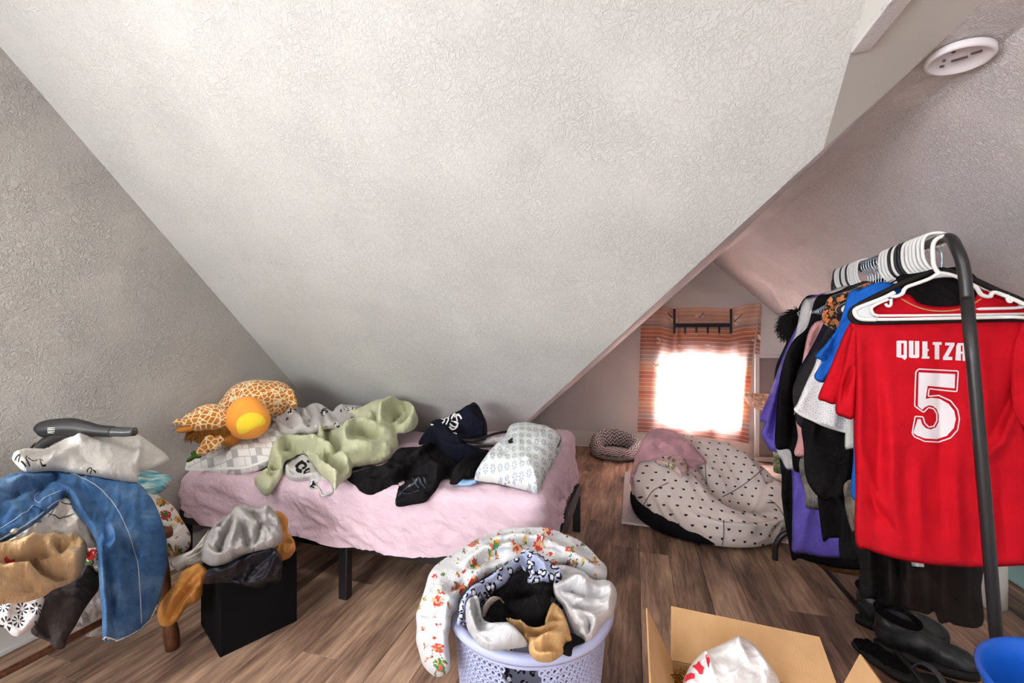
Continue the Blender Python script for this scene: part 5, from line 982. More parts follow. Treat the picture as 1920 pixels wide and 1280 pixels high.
# ================================================================== CURTAIN, HOOK RAIL, SCREEN, CAT TREE
wC = lambda L: cz(1180, 550, 4.2654, L)
def curtain_mat():
    nb = NB('striped_sheer_curtain'); uv = nb.coord('UV'); s = nb.sep(uv); v = s[1]
    rows = [(0.0, (226, 178, 152)), (0.045, (222, 168, 140)), (0.085, (222, 186, 172)), (0.13, (176, 148, 142)), (0.165, (206, 132, 90)), (0.21, (196, 104, 60)), (0.245, (160, 84, 66)), (0.30, (176, 100, 76)), (0.345, (188, 128, 112)), (0.385, (172, 152, 148)), (0.43, (220, 172, 138)), (0.475, (222, 150, 96)), (0.52, (196, 90, 56)), (0.575, (214, 128, 84)), (0.63, (220, 156, 108)), (0.665, (190, 88, 54)), (0.71, (214, 132, 84)), (0.75, (222, 160, 112)), (0.80, (206, 140, 110)), (0.845, (172, 148, 142)), (0.895, (186, 112, 84)), (0.94, (176, 92, 68))]
    col = nb.ramp(v, [(p, lin(c)) for p, c in rows], 'CONSTANT')
    ln = nb.math('LESS_THAN', nb.math('ABSOLUTE', nb.math('SUBTRACT', nb.math('FRACT', nb.math('MULTIPLY', v, 32.0)), 0.5)), 0.075); col = nb.mix(ln, col, lin((250, 226, 206)))
    nb.n.remove(nb.b); d = nb.node('ShaderNodeBsdfDiffuse'); t = nb.node('ShaderNodeBsdfTranslucent'); tr = nb.node('ShaderNodeBsdfTransparent'); mx = nb.node('ShaderNodeMixShader'); mx2 = nb.node('ShaderNodeMixShader')
    nb.l.new(col, d.inputs['Color']); nb.l.new(nb.mix(0.35, col, (1, 0.97, 0.95, 1)), t.inputs['Color'])
    tr.inputs['Color'].default_value = (0.97, 0.95, 0.95, 1)
    mx.inputs[0].default_value = 0.5; nb.l.new(d.outputs[0], mx.inputs[1]); nb.l.new(t.outputs[0], mx.inputs[2]); mx2.inputs[0].default_value = 0.05; nb.l.new(mx.outputs[0], mx2.inputs[1]); nb.l.new(tr.outputs[0], mx2.inputs[2]); nb.l.new(mx2.outputs[0], nb.out.inputs[0]); return nb.m
def curtain():
    # a sheet pinned at its top corners, laid out over its own width and drop
    nu, nv = 90, 110; tl = [(1203, 572), (1240, 572), (1262, 579), (1275, 577), (1320, 576), (1370, 578), (1400, 570), (1425, 567)]; bl = [(1195, 809), (1230, 811), (1260, 813), (1290, 816), (1320, 819), (1350, 823), (1380, 826), (1404, 831)]
    V = []; U = []
    for j in range(nv + 1):
        v = j / nv
        for i in range(nu + 1):
            u = i / nu; k = u * 7; a = int(min(k, 6)); fr = k - a
            top = np.array(tl[a]) * (1 - fr) + np.array(tl[a + 1]) * fr; bot = np.array(bl[a]) * (1 - fr) + np.array(bl[a + 1]) * fr
            mid = np.array([0.0, 0.0]);
            if u > 0.8: mid = np.array([-6.0 * math.sin(math.pi * v) * (u - 0.8) * 5, 0])
            p = top * (1 - v) + bot * v + mid
            yy = 4.515 + 0.010 * math.sin(u * 21 + 1.5 * v) * (0.4 + v) + 0.006 * math.sin(u * 47 + 3 * v); V.append(PY(p[0], p[1], yy)); U.append((u, v))
    F = [(j * (nu + 1) + i, (j + 1) * (nu + 1) + i, (j + 1) * (nu + 1) + i + 1, j * (nu + 1) + i + 1) for j in range(nv) for i in range(nu)]
    o = mobj('curtain', V, F, m_cur, uv=U); return o
m_cur = curtain_mat(); cu = curtain(); tag(cu, 'sheer orange and brown striped curtain pinned over the bright window', 'curtain')
fl = [(1425, 567), (1429, 580), (1427, 620), (1424, 670), (1414, 668), (1417, 620), (1421, 580)]
V = []; U = []
for j in range(30):
    v = j / 29
    for i in range(5): 
        u = i / 4; p = np.array((1425 - 10 * v, 567 + 101 * v)) * (1 - u) + np.array((1429 - 5 * v, 572 + 98 * v)) * u; V.append(PY(p[0], p[1], 4.515 + 0.012 + 0.02 * u)); U.append((0.95 + 0.05 * u, v * 0.4))
mobj('side_flap', V, [(j * 5 + i, (j + 1) * 5 + i, (j + 1) * 5 + i + 1, j * 5 + i + 1) for j in range(29) for i in range(4)], m_cur, cu, uv=U)
nbf = NB('white_butterfly_print'); nbf.n.remove(nbf.b); _d = nbf.node('ShaderNodeBsdfDiffuse'); _t = nbf.node('ShaderNodeBsdfTranslucent'); _m = nbf.node('ShaderNodeMixShader'); _d.inputs[0].default_value = _t.inputs[0].default_value = lin((244, 226, 214)); _m.inputs[0].default_value = 0.5; nbf.l.new(_d.outputs[0], _m.inputs[1]); nbf.l.new(_t.outputs[0], _m.inputs[2]); nbf.l.new(_m.outputs[0], nbf.out.inputs[0]); m_bf = nbf.m
class CurS:
    @staticmethod
    def pos(p, off=0.0): q = np.array([PY(a, b, 4.495) for a, b in p]); return (q,)
for c, sz, rot in (((236, 365), 20, 0.9), ((235, 395), 22, 0.2), ((410, 420), 24, 0.5), ((412, 452), 18, 0.2), ((625, 415), 22, 0.4), ((630, 450), 30, 0.1), ((850, 430), 20, 0.8), ((995, 375), 18, 0.3), ((360, 210), 34, 0.6), ((560, 180), 36, 0.2), ((860, 200), 34, 1.0), ((850, 240), 20, 0.4), ((215, 575), 30, 0.3), ((1040, 350), 24, 1.2), ((320, 990), 34, 0.4)):
    pol = []
    for k in range(20):
        an = 2 * math.pi * k / 20; r = sz * (0.55 + 0.45 * abs(math.cos(an * 1.0 + 0.4))) ; x = r * math.cos(an); y = 0.7 * r * math.sin(an); pol.append((c[0] + x * math.cos(rot) - y * math.sin(rot), c[1] + x * math.sin(rot) + y * math.cos(rot)))
    patch('butterfly_print', CurS, [wC(pol)], m_bf, cu, g=5)
for L in ([(305, 152), (350, 200)], [(555, 195), (595, 152)], [(835, 230), (905, 165)], [(195, 560), (215, 580), (232, 560)]):
    tube('butterfly_print', [PY(a, b, 4.492) for a, b in wC(L)], 0.003, m_ink, cu, 5)
hr = thing('hook_rail', 'black over-door rail with six hooks hung above the curtained window', 'hook rail', PY(1317, 627, 4.47)); m_hr = plain('black_hook_metal', (44, 34, 40), 0.45)
def ybar(name, x0, y0, x1, y1, yy, dep=0.008):
    a = PY(x0, y0, yy); b = PY(x1, y1, yy); box(name, (a + b) / 2, (abs(b[0] - a[0]), dep, abs(b[2] - a[2])), m_hr, hr, 0.001)
ybar('cross_bar', 1266, 606.5, 1370, 613, 4.46)
for xx in (1264.5, 1370.5): ybar('strap', xx - 2.2, 579, xx + 2.2, 626, 4.465)
for xx in (1264.5, 1284.6, 1305.6, 1327, 1348.5, 1370.5):
    if xx not in (1264.5, 1370.5): ybar('hook', xx - 1.9, 612, xx + 1.9, 626, 4.462)
    q = PY(xx, 626, 4.45); tube('hook_tip', [q + np.array([0, 0.01, 0.004]), q + np.array([0, -0.012, -0.004]), q + np.array([0.002, -0.022, 0.008])], [0.006, 0.006, 0.007], plain('chrome_tip', (150, 140, 140), 0.3, 0.5, 0.6), hr, 8, sm=3)
# framed mesh screen leaning by the window
sc = thing('mesh_screen', 'white framed grey mesh screen leaning beside the window', 'screen', (1.33, 4.42, 0)); m_mesh = plain('grey_mesh', (140, 126, 126), 0.8, 0.2, 0, (700, 0.6, 0.003))
sx0, sx1 = 1.095, 1.56
for nm, c, sz in (('frame_rail', ((sx0 + sx1) / 2, 4.44, 0.995), (sx1 - sx0, 0.03, 0.035)), ('frame_rail', ((sx0 + sx1) / 2, 4.44, 0.03), (sx1 - sx0, 0.03, 0.045)), ('frame_stile', (sx0 + 0.018, 4.44, 0.515), (0.036, 0.03, 0.92)), ('frame_stile', (sx1 - 0.018, 4.44, 0.515), (0.036, 0.03, 0.92))): box(nm, c, sz, plain('off_white_frame', (206, 198, 198), 0.6), sc, 0.004)
box('mesh', ((sx0 + sx1) / 2, 4.44, 0.515), (sx1 - sx0 - 0.07, 0.006, 0.92), m_mesh, sc, 0)
ct = thing('cat_tree', 'cactus cat tree with a green post and a fringed peach bowl perch', 'cat tree', (1.2, 4.08, 0))
m_cac = fabric('green_sisal', (132, 150, 118), 0.2, fuzz=1.0); nbm = NB('green_rope').set(0.95, 0.1); ob = nbm.coord('Object', (1, 1, 1)); nbm.base(nbm.ramp(nbm.noise(ob, 70, 3), [(0.35, lin((96, 120, 84))), (0.65, lin((168, 184, 150)))])); nbm.bump(nbm.voro(ob, 110).outputs['Distance'], 1.0, 0.01); m_cac = nbm.m
lathe('post', [(0.001, 0.02), (0.05, 0.02), (0.052, 0.1), (0.05, 0.3), (0.05, 0.56), (0.001, 0.56)], (1.2, 4.08, 0), m_cac, ct, 24)
lathe('base', [(0.001, 0.0), (0.2, 0.0), (0.2, 0.02), (0.001, 0.02)], (1.2, 4.08, 0), fabric('cream_plush_base', (214, 204, 196), fuzz=0.6), ct, 40)
nbp = NB('peach_plush').set(0.95, 0.1, 0, 0.2); ob = nbp.coord('Object'); nbp.base(nbp.ramp(nbp.noise(ob, 45, 3), [(0.42, lin((196, 142, 112))), (0.6, lin((240, 212, 192)))])); nbp.bump(nbp.noise(ob, 200, 3), 0.8, 0.008); m_pch = nbp.m
lathe('bowl', smooth_path([(0.001, 0.545), (0.08, 0.55), (0.14, 0.59), (0.17, 0.645), (0.175, 0.66), (0.165, 0.662), (0.13, 0.61), (0.07, 0.575), (0.001, 0.57)], 3), (1.1, 4.08, 0), m_pch, ct, 60, fn=lambda x, y, z, a: (x * (1 + 0.03 * math.sin(24 * a)), y * (1 + 0.03 * math.sin(24 * a)), z))
# ================================================================== GARMENT RACK
rk = thing('garment_rack', 'black tubular garment rack crowded with hanging clothes', 'garment rack', (0.93, 1.95, 0))
m_rk = plain('black_powder_coat', (36, 34, 35), 0.38, 0.5)
NB0 = np.array([0.856, 1.50, 1.452]); FB0 = np.array([0.972, 2.45, 1.478]); bd = FB0 - NB0
pts = [NB0 + bd * 0.5, NB0 + bd * 0.1, NB0 + np.array([0, -0.01, 0.0]), PY(1795, 468, 1.435), PY(1807, 505, 1.42), PY(1813, 560, 1.415), PY(1824, 680, 1.415), PY(1846, 930, 1.415), PY(1868, 1190, 1.415), np.array([0.945, 1.415, 0.16])]
tube('near_post', smooth_path(pts[1:6], 6), 0.0135, m_rk, rk, 14)
tube('near_post_lower', np.array(pts[5:]), 0.0135, m_rk, rk, 14)
tube('top_bar', [NB0 + bd * 0.08, FB0 - bd * 0.04], 0.0125, m_rk, rk, 12)
far = [FB0 - bd * 0.05, FB0 + np.array([0.0, 0.01, -0.002]), FB0 + np.array([0.006, 0.045, -0.03]), FB0 + np.array([0.008, 0.06, -0.09]), np.array([0.985, 2.515, 0.75]), np.array([0.985, 2.515, 0.16])]
tube('far_post', smooth_path(far, 6), 0.0135, m_rk, rk, 14)
for y, xc in ((2.515, 0.985), (1.415, 0.945)):
    tube('foot', [(xc - 0.27, y, 0.0), (xc - 0.265, y, 0.08), (xc - 0.22, y, 0.145), (xc - 0.12, y, 0.165), (xc, y, 0.165), (xc + 0.12, y, 0.165), (xc + 0.22, y, 0.145), (xc + 0.265, y, 0.08), (xc + 0.27, y, 0.0)], 0.014, m_rk, rk, 12, sm=5)
tube('lower_rail', [(0.93, 1.415, 0.02), (0.905, 2.515, 0.03)], 0.0105, m_rk, rk, 10)
blob('screw_knob', [(PY(1772, 444, 1.495), (0.009, 0.009, 0.006), (0, 0, 0))], m_rk, rk, 0.002, 1)
for p in ((1813, 552), (1824, 645), (1862, 1128)): pass
# ---- hangers on the bar
m_hw = plain('white_hanger_plastic', (230, 230, 228), 0.4, 0.45); m_hk = plain('black_hanger_plastic', (30, 27, 30), 0.5, 0.4); m_hm = plain('steel_wire', (168, 186, 204), 0.25, 0.5, 0.85)
def hanger_mesh(mat, r, wire=False):
    """local frame: x across the shoulders, z up, origin on the bar"""
    a = [(0.024, 0, -0.012), (0.028, 0, 0.006), (0.02, 0, 0.022), (0.0, 0, 0.027), (-0.022, 0, 0.02), (-0.03, 0, -0.005), (-0.028, 0, -0.045), (-0.018, 0, -0.07), (0.0, 0, -0.088)]
    if wire: a = [(0.02, 0, -0.006), (0.022, 0, 0.006), (0.012, 0, 0.02), (-0.006, 0, 0.021), (-0.02, 0, 0.01), (-0.022, 0, -0.012), (-0.012, 0, -0.034), (0.0, 0, -0.05), (0.0, 0, -0.088)]
    hk = tube_data(smooth_path(a, 4), r, 8)
    sh = [(0, 0, -0.088), (-0.06, 0, -0.115), (-0.13, 0, -0.15), (-0.175, 0, -0.176), (-0.19, 0, -0.19), (-0.18, 0, -0.2), (-0.13, 0, -0.202), (0, 0, -0.202), (0.13, 0, -0.202), (0.18, 0, -0.2), (0.19, 0, -0.19), (0.175, 0, -0.176), (0.13, 0, -0.15), (0.06, 0, -0.115)]
    fr = tube_data(smooth_path(sh, 3, True), r, 6, True)
    out = []
    for (V, F), nm in ((hk, 'hook'), (fr, 'shoulders')):
        me = bpy.data.meshes.new(nm); me.from_pydata([tuple(map(float, v)) for v in V], [], F); me.polygons.foreach_set('use_smooth', [True] * len(me.polygons)); me.materials.append(mat); out.append(me)
    return out
HM = {'w': hanger_mesh(m_hw, 0.0048), 'k': hanger_mesh(m_hk, 0.0048), 'm': hanger_mesh(m_hm, 0.0018, True)}
seq = 'kwwwkwwkwwwwwmmmmmmmmwwwkwkkwwwwww'
LBL = {'w': ('plastic_hanger', 'white plastic hanger in the tight row on the rack bar', 'white hangers on the rack'), 'k': ('plastic_hanger', 'black plastic hanger in the tight row on the rack bar', 'black hangers on the rack'), 'm': ('wire_hanger', 'thin steel wire hanger in the middle of the rack bar', 'wire hangers on the rack')}
rnd = random.Random(8); protos = {}; rzb = math.atan2(-bd[0], bd[1])
for i, k in enumerate(seq):
    f = 0.955 - 0.90 * i / (len(seq) - 1); q = NB0 + bd * f; nm, lb, gr = LBL[k]
    e = thing(nm, lb, 'hanger', q, gr); e.rotation_euler = (rnd.uniform(-0.02, 0.02), 0, rzb + rnd.uniform(-0.09, 0.09)); e.location.z += 0.0
    for me, pn in zip(HM[k], ('hook', 'shoulders')):
        o = bpy.data.objects.new(pn, me); COL.objects.link(o); o.parent = e
# ---- clothes, from the far end to the near end
def pix(q):
    d = np.asarray(q, float) - CO; t = d @ CF; return np.array([CX + FPX * (d @ CR) / t, HY - FPX * d[2] / t])
def snap(outline, y):
    """lift the shoulder line of a garment onto its hanger"""
    f = (y - NB0[1]) / bd[1]; c = NB0 + bd * f; a = pix(c + np.array([-0.2, 0.025, -0.155])); b = pix(c + np.array([0, 0, -0.088])); out = []
    for x, yy in outline:
        if x > a[0] - 2:
            ly = a[1] + (b[1] - a[1]) * min(1, (x - a[0]) / (b[0] - a[0]))
            if ly - 10 < yy < ly + 30: yy = ly - 7
        out.append((x, yy))
    return out
def hung(name, outline, y, mat, label, cat, amp=0.012, n=14, ang=85, th=0.018, g=5.0, seed=1, folds=(), spread=10, length=160, w=9, crumple=0.35, edge=7):
    outline = snap(outline, y); s = relief(name, outline, [(0, 0, 'y', y)], mat, thick=th, edge=edge, g=g, up=0.0, back=th, folds=folds, auto=dict(n=n, ang=ang, spread=spread, len=length, w=w, amp=amp, seed=seed) if n else None, crumple=crumple)
    tag(s.o, label, cat); return s
m_pur = fabric('violet_satin', (98, 82, 178), 0.06, 500, 0.1, rough=0.55); m_blk2 = fabric('black_wool', (24, 22, 24), 0.15, 400, 0.4); m_nav = fabric('dark_navy_cloth', (30, 32, 48), 0.12)
# fur-collared coat
cb = hung('fur_collar_coat', [(1505, 596), (1475, 640), (1457, 680), (1452, 705), (1452, 730), (1470, 740), (1500, 740), (1640, 735), (1660, 560), (1600, 556), (1540, 575)], 2.42, m_nav, 'black coat with a shaggy fur collar at the far end of the rack', 'coat', seed=2)
rnd = random.Random(6); parts = []
for k in range(1500):
    a = rnd.uniform(0, 2 * math.pi); rr = math.sqrt(rnd.random()); px = 1492 + 27 * rr * math.cos(a) + 8 * rr * math.sin(a) * -1; py = 606 + 26 * rr * math.sin(a); t0 = 2.36 / rays([(px, py)])[0][1]
    b0 = P(px, py, t0 + 0.02 * rr); dr = np.array([math.cos(a) * 0.8 - 0.3, -0.35 - 0.3 * rnd.random(), -math.sin(a) * 0.7 - 0.35]) + np.array([rnd.uniform(-0.4, 0.4) for _ in range(3)]); dr /= np.linalg.norm(dr); L = rnd.uniform(0.025, 0.05)
    parts.append(tube_data([b0, b0 + dr * L * 0.55, b0 + dr * L + np.array([0, 0, -0.008])], [0.0022, 0.0016, 0.0004], 3))
multi('fur_collar', parts, plain('black_fur', (24, 21, 22), 0.7, 0.3), cb.o)
hung('fringed_shawl', [(1500, 1000), (1520, 1044), (1540, 1064), (1570, 1073), (1612, 1079), (1660, 1080), (1680, 1000), (1660, 900), (1540, 900)], 2.36, fabric('brown_fringe_knit', (112, 82, 52), 0.2, 200, 1.0), 'brown shawl with a ragged hem below the violet gown', 'shawl', seed=4)
hung('dark_jeans', [(1464, 840), (1468, 905), (1482, 909), (1500, 905), (1560, 900), (1560, 830), (1500, 820)], 2.40, m_nav, 'dark navy trouser leg behind the violet gown', 'trousers', seed=4, n=5)
hung('black_slip', [(1478, 860), (1482, 1036), (1500, 1046), (1530, 1056), (1580, 1066), (1640, 1068), (1670, 1060), (1670, 850)], 2.31, m_blk2, 'black slip showing at the edge of the violet gown', 'slip', seed=9)
s = hung('violet_gown', [(1510, 588), (1497, 604), (1480, 640), (1462, 684), (1444, 735), (1424, 786), (1434, 792), (1427, 812), (1438, 834), (1447, 846), (1470, 852), (1484, 880), (1485, 1000), (1486, 1034), (1510, 1038), (1540, 1044), (1576, 1046), (1640, 1048), (1670, 1000), (1665, 700), (1640, 570), (1570, 572)], 2.27, m_pur, 'long violet satin gown near the far end of the rack', 'gown', amp=0.02, seed=5, folds=[([(1500, 620), (1470, 720), (1450, 820)], -0.05, 4), ([(1505, 600), (1458, 720), (1436, 800)], 0.03, 6)])
hung('white_shirt', [(1530, 578), (1506, 590), (1492, 624), (1480, 660), (1470, 760), (1456, 838), (1466, 862), (1475, 879), (1490, 880), (1540, 882), (1600, 860), (1640, 600), (1600, 565)], 2.2, fabric('soft_white_cotton', (206, 202, 204), 0.03), 'white shirt with its tail showing below the black jacket', 'shirt', seed=7)
hung('black_jacket', [(1560, 572), (1530, 590), (1514, 612), (1489, 636), (1473, 666), (1462, 709), (1456, 772), (1454, 839), (1481, 843), (1488, 880), (1505, 886), (1560, 886), (1640, 880), (1700, 700), (1690, 556), (1620, 556)], 2.1, m_blk2, 'black jacket with a long sleeve in front of the violet gown', 'jacket', amp=0.02, seed=8, folds=[([(1520, 620), (1495, 720), (1484, 840)], -0.05, 4)])
hung('pink_rib_top', [(1540, 600), (1524, 608), (1514, 628), (1506, 668), (1498, 720), (1492, 780), (1496, 820), (1489, 850), (1506, 856), (1560, 850), (1600, 700), (1600, 590)], 2.02, fabric('dusty_pink_rib', (214, 158, 158), 0.05, 300, 0.8), 'dusty pink ribbed top showing between dark sleeves', 'top', seed=9)
hung('grey_knit', [(1500, 860), (1509, 925), (1511, 951), (1535, 956), (1558, 963), (1600, 960), (1620, 880), (1560, 850)], 1.98, fabric('grey_marl_knit', (118, 112, 108), 0.25, 160, 1.6), 'grey marl knit hem showing below the black dress', 'sweater', seed=3, n=6)
hung('navy_blouse', [(1570, 580), (1545, 604), (1521, 652), (1494, 699), (1499, 707), (1530, 690), (1560, 700), (1640, 700), (1680, 580), (1620, 560)], 1.92, m_nav, 'navy short sleeved top beside the pink ribbed one', 'top', seed=11)
hung('black_trousers', [(1541, 850), (1541, 1004), (1556, 1008), (1573, 1008), (1600, 1010), (1660, 1010), (1660, 850)], 1.94, m_blk2, 'black trouser leg hanging over the violet gown', 'trousers', seed=12, n=6)
hung('charcoal_shirt', [(1575, 580), (1555, 606), (1530, 650), (1502, 692), (1488, 722), (1486, 745), (1491, 775), (1500, 800), (1560, 830), (1660, 820), (1700, 600), (1640, 556)], 1.84, fabric('charcoal_cloth', (48, 45, 47), 0.1), 'charcoal long sleeved shirt behind the white lace top', 'shirt', seed=13, amp=0.018)
hung('orange_print_top', [(1590, 556), (1558, 562), (1545, 576), (1541, 600), (1552, 612), (1580, 620), (1640, 600), (1640, 552)], 1.80, pat_scatter('orange_black_print', (36, 30, 30), [(212, 112, 52), (226, 150, 90)], 40, 0.4, 2, dens=0.8), 'black top with orange print near the shoulders of the row', 'top', seed=13, n=4)
hung('black_dress', [(1560, 740), (1506, 784), (1507, 840), (1509, 885), (1520, 914), (1545, 940), (1562, 935), (1574, 960), (1575, 1043), (1612, 1052), (1680, 1052), (1720, 900), (1700, 760)], 1.76, m_blk2, 'long black dress below the white lace top', 'dress', amp=0.022, seed=15)
hung('ivory_blouse', [(1610, 760), (1590, 782), (1584, 838), (1600, 841), (1640, 842), (1700, 840), (1720, 740)], 1.70, fabric('ivory_crepe', (206, 206, 196), 0.04), 'ivory blouse edge showing beside the red jersey', 'blouse', seed=16, n=5)
nbl = NB('white_lace').set(0.9, 0.15); _u = nbl.coord('UV'); _v = nbl.voro(_u, 120, 'DISTANCE_TO_EDGE', 1.0, '2D').outputs['Distance']; nbl.base(nbl.ramp(_v, [(0.05, lin((240, 238, 238))), (0.2, lin((206, 204, 208)))])); nbl.bump(_v, 0.8, -0.004); m_lace = nbl.m
s = hung('lace_top', [(1545, 650), (1526, 688), (1508, 726), (1495, 756), (1488, 768), (1500, 779), (1521, 788), (1547, 800), (1586, 812), (1640, 816), (1710, 810), (1720, 740), (1660, 690), (1600, 640)], 1.71, m_lace, 'white lace camisole with a scalloped hem on the rack', 'camisole', seed=17, th=0.014)
ribbon('hem_trim', s, [(1490, 766), (1502, 777), (1522, 786), (1548, 798), (1586, 809)], 5, fabric('white_trim_lace', (232, 230, 230), 0.05, 120, 1.5), s.o, off=0.004)
ribbon('strap', s, [(1528, 700), (1532, 690), (1540, 672)], 4, m_hw, s.o)
hung('grey_tassel_knit', [(1590, 900), (1584, 940), (1590, 975), (1600, 1000), (1612, 1012), (1680, 1010), (1680, 900)], 1.68, fabric('brown_grey_knit', (112, 102, 92), 0.3, 140, 1.8), 'brown grey knit edge beside the red jersey hem', 'sweater', seed=18, n=5)
m_blu = fabric('cobalt_jersey', (34, 98, 190), 0.05, 500)
hung('blue_tee', [(1660, 556), (1612, 568), (1592, 578), (1574, 606), (1552, 640), (1528, 668), (1541, 678), (1526, 706), (1545, 717), (1562, 690), (1590, 660), (1598, 720), (1600, 850), (1597, 932), (1640, 936), (1750, 932), (1880, 930), (1890, 700), (1900, 600), (1840, 560), (1760, 552)], 1.62, m_blu, 'cobalt blue tee just behind the red jersey', 'tee', seed=19, folds=[([(1590, 590), (1560, 650), (1542, 700)], -0.03, 3)])
# sheer skirt
nbs = NB('black_chiffon').set(0.8, 0.2); nbs.base(lin((22, 20, 21))); nbs.b.inputs['Alpha'].default_value = 0.78; m_chif = nbs.m
sk = hung('chiffon_skirt', [(1613, 985), (1612, 1060), (1611, 1113), (1624, 1122), (1641, 1122), (1655, 1132), (1690, 1140), (1720, 1146), (1740, 1152), (1752, 1146), (1762, 1168), (1782, 1166), (1792, 1172), (1842, 1172), (1840, 1100), (1836, 985)], 1.64, m_chif, 'sheer black pleated skirt hanging below the red jersey', 'skirt', amp=0.02, n=0, th=0.008, folds=[([(x, 1000), (x + 2, 1160)], a, 5) for x, a in ((1630, 0.03), (1648, -0.03), (1668, 0.03), (1690, -0.03), (1702, 0.03), (1718, -0.03), (1735, 0.03), (1752, -0.03), (1768, 0.03), (1790, -0.03), (1812, 0.03), (1828, -0.02))])
patch('care_tag', sk, [[(1706, 1040), (1732, 1042), (1733, 1063), (1710, 1061)]], m_hw, sk.o, off=0.014)
# red jersey
m_red = fabric('red_sports_jersey', (190, 20, 34), 0.04, 600, 0.15, rough=0.78, wrinkle=0.06)
YJ = 1.56
je = thing('red_jersey', 'red sports jersey with white name and number at the near end of the rack', 'jersey', PY(1755, 1060, YJ))
vf = [([(1640, 640), (1650, 800), (1640, 1010)], -0.012, 10), ([(1665, 700), (1672, 900), (1690, 1040)], 0.014, 16), ([(1720, 860), (1724, 960), (1730, 1050)], 0.012, 14), ([(1760, 640), (1762, 800), (1765, 1050)], -0.008, 12), ([(1790, 860), (1800, 1050)], 0.012, 14), ([(1625, 880), (1640, 950), (1690, 1010)], -0.012, 6), ([(1618, 840), (1630, 900), (1660, 960)], 0.012, 9), ([(1908, 690), (1890, 760), (1850, 830)], -0.02, 10), ([(1905, 760), (1880, 830), (1830, 870)], 0.014, 10), ([(1870, 880), (1880, 960), (1890, 1050)], -0.014, 12), ([(1612, 640), (1614, 760), (1610, 900)], 0.012, 8), ([(1840, 640), (1850, 760), (1860, 900)], 0.01, 14)]
sj = relief('body', [(1596, 602), (1640, 574), (1690, 553), (1706, 552), (1722, 566), (1750, 573), (1790, 573), (1822, 563), (1836, 546), (1850, 544), (1890, 560), (1930, 585), (1925, 640), (1912, 700), (1918, 780), (1935, 900), (1950, 1000), (1958, 1054), (1910, 1060), (1840, 1063), (1780, 1061), (1720, 1055), (1670, 1045), (1630, 1031), (1604, 1015), (1604, 900), (1600, 800), (1602, 700), (1600, 640)], [(0, 0, 'y', YJ)], m_red, je, thick=0.03, edge=9, g=4.5, up=0.0, back=0.02, folds=vf, auto=dict(n=10, ang=85, spread=8, len=220, w=14, amp=0.006, seed=3), crumple=0.15, boost=1.7)
sl = relief('sleeve', [(1600, 600), (1586, 618), (1570, 655), (1552, 700), (1534, 744), (1545, 752), (1568, 757), (1585, 730), (1606, 690), (1608, 620)], [(0, 0, 'y', YJ + 0.03)], m_red, je, thick=0.025, edge=8, g=3.4, up=0.0, back=0.02, crumple=0.3)
sl2 = relief('sleeve', [(1606, 604), (1590, 640), (1578, 700), (1566, 768), (1582, 782), (1601, 783), (1606, 740), (1610, 660)], [(0, 0, 'y', YJ - 0.005)], m_red, je, thick=0.03, edge=8, g=3.4, up=0.0, back=0.02, folds=[([(1598, 690), (1585, 720), (1580, 750)], -0.02, 4)], crumple=0.3)
relief('sleeve', [(1925, 588), (1960, 610), (2010, 700), (2030, 760), (1990, 790), (1908, 800), (1892, 700), (1898, 640)], [(0, 0, 'y', YJ - 0.01)], m_red, je, thick=0.03, edge=9, g=6, up=0.0, back=0.02, crumple=0.3)
ribbon('collar_piping', sj, [(1690, 560), (1712, 572), (1740, 581), (1775, 583), (1810, 577), (1840, 560)], 2.2, plain('gold_piping', (190, 150, 100), 0.6), sj.o, off=0.003)
ribbon('hem_seam', sj, [(1606, 1008), (1640, 1026), (1700, 1042), (1780, 1052), (1860, 1053), (1950, 1047)], 1.4, plain('dark_red_thread', (150, 14, 26), 0.8), sj.o, off=0.001)
ribbon('shoulder_seam', sj, [(1606, 690), (1618, 640), (1650, 612)], 1.2, plain('dark_red_thread', (150, 14, 26), 0.8), sj.o, off=0.001)
ribbon('panel_seam', sj, [(1610, 920), (1625, 970), (1648, 1028)], 1.2, plain('dark_red_thread', (150, 14, 26), 0.8), sj.o, off=0.001)
m_vin = plain('white_vinyl_print', (222, 214, 218), 0.6, 0.3)
nC = lambda L: cz(1640, 620, 5.332, L)
letters = [[rect(218, 104, 266, 262), rect(290, 104, 322, 262), [(226, 98), (312, 98), (322, 108), (322, 124), (218, 124), (218, 108)], [(218, 245), (322, 240), (312, 268), (240, 268)], [(262, 262), (322, 250), (322, 270), (300, 292)]],
           [rect(342, 100, 388, 262), rect(402, 102, 446, 262), [(340, 240), (446, 240), (440, 266), (425, 273), (355, 270)]],
           [rect(476, 106, 528, 272), rect(470, 256, 548, 278), [(505, 190), (540, 180), (540, 202), (505, 210)]],
           [rect(580, 112, 670, 140), rect(600, 112, 646, 285)], [rect(704, 118, 798, 146), [(752, 144), (798, 144), (730, 264), (684, 264)], rect(683, 260, 776, 292)],
           [[(816, 150), (830, 122), (862, 122), (862, 298), (806, 294)], rect(878, 122, 914, 300), rect(840, 122, 914, 146), rect(840, 208, 914, 230)]]
for L in letters: patch('name_letter', sj, [nC(q) for q in L], m_vin, sj.o, off=0.0025, g=4)
five = [(440, 415), (805, 432), (800, 575), (530, 550), (510, 680), (570, 670), (650, 680), (740, 730), (795, 800), (812, 880), (792, 970), (720, 1050), (620, 1082), (500, 1075), (420, 1045), (385, 1018), (430, 882), (460, 884), (472, 930), (510, 972), (560, 986), (612, 965), (640, 910), (642, 840), (620, 780), (580, 750), (540, 745), (500, 765), (475, 788), (432, 752)]
patch('number_print', sj, [nC(five)], m_vin, sj.o, off=0.0025, g=4)
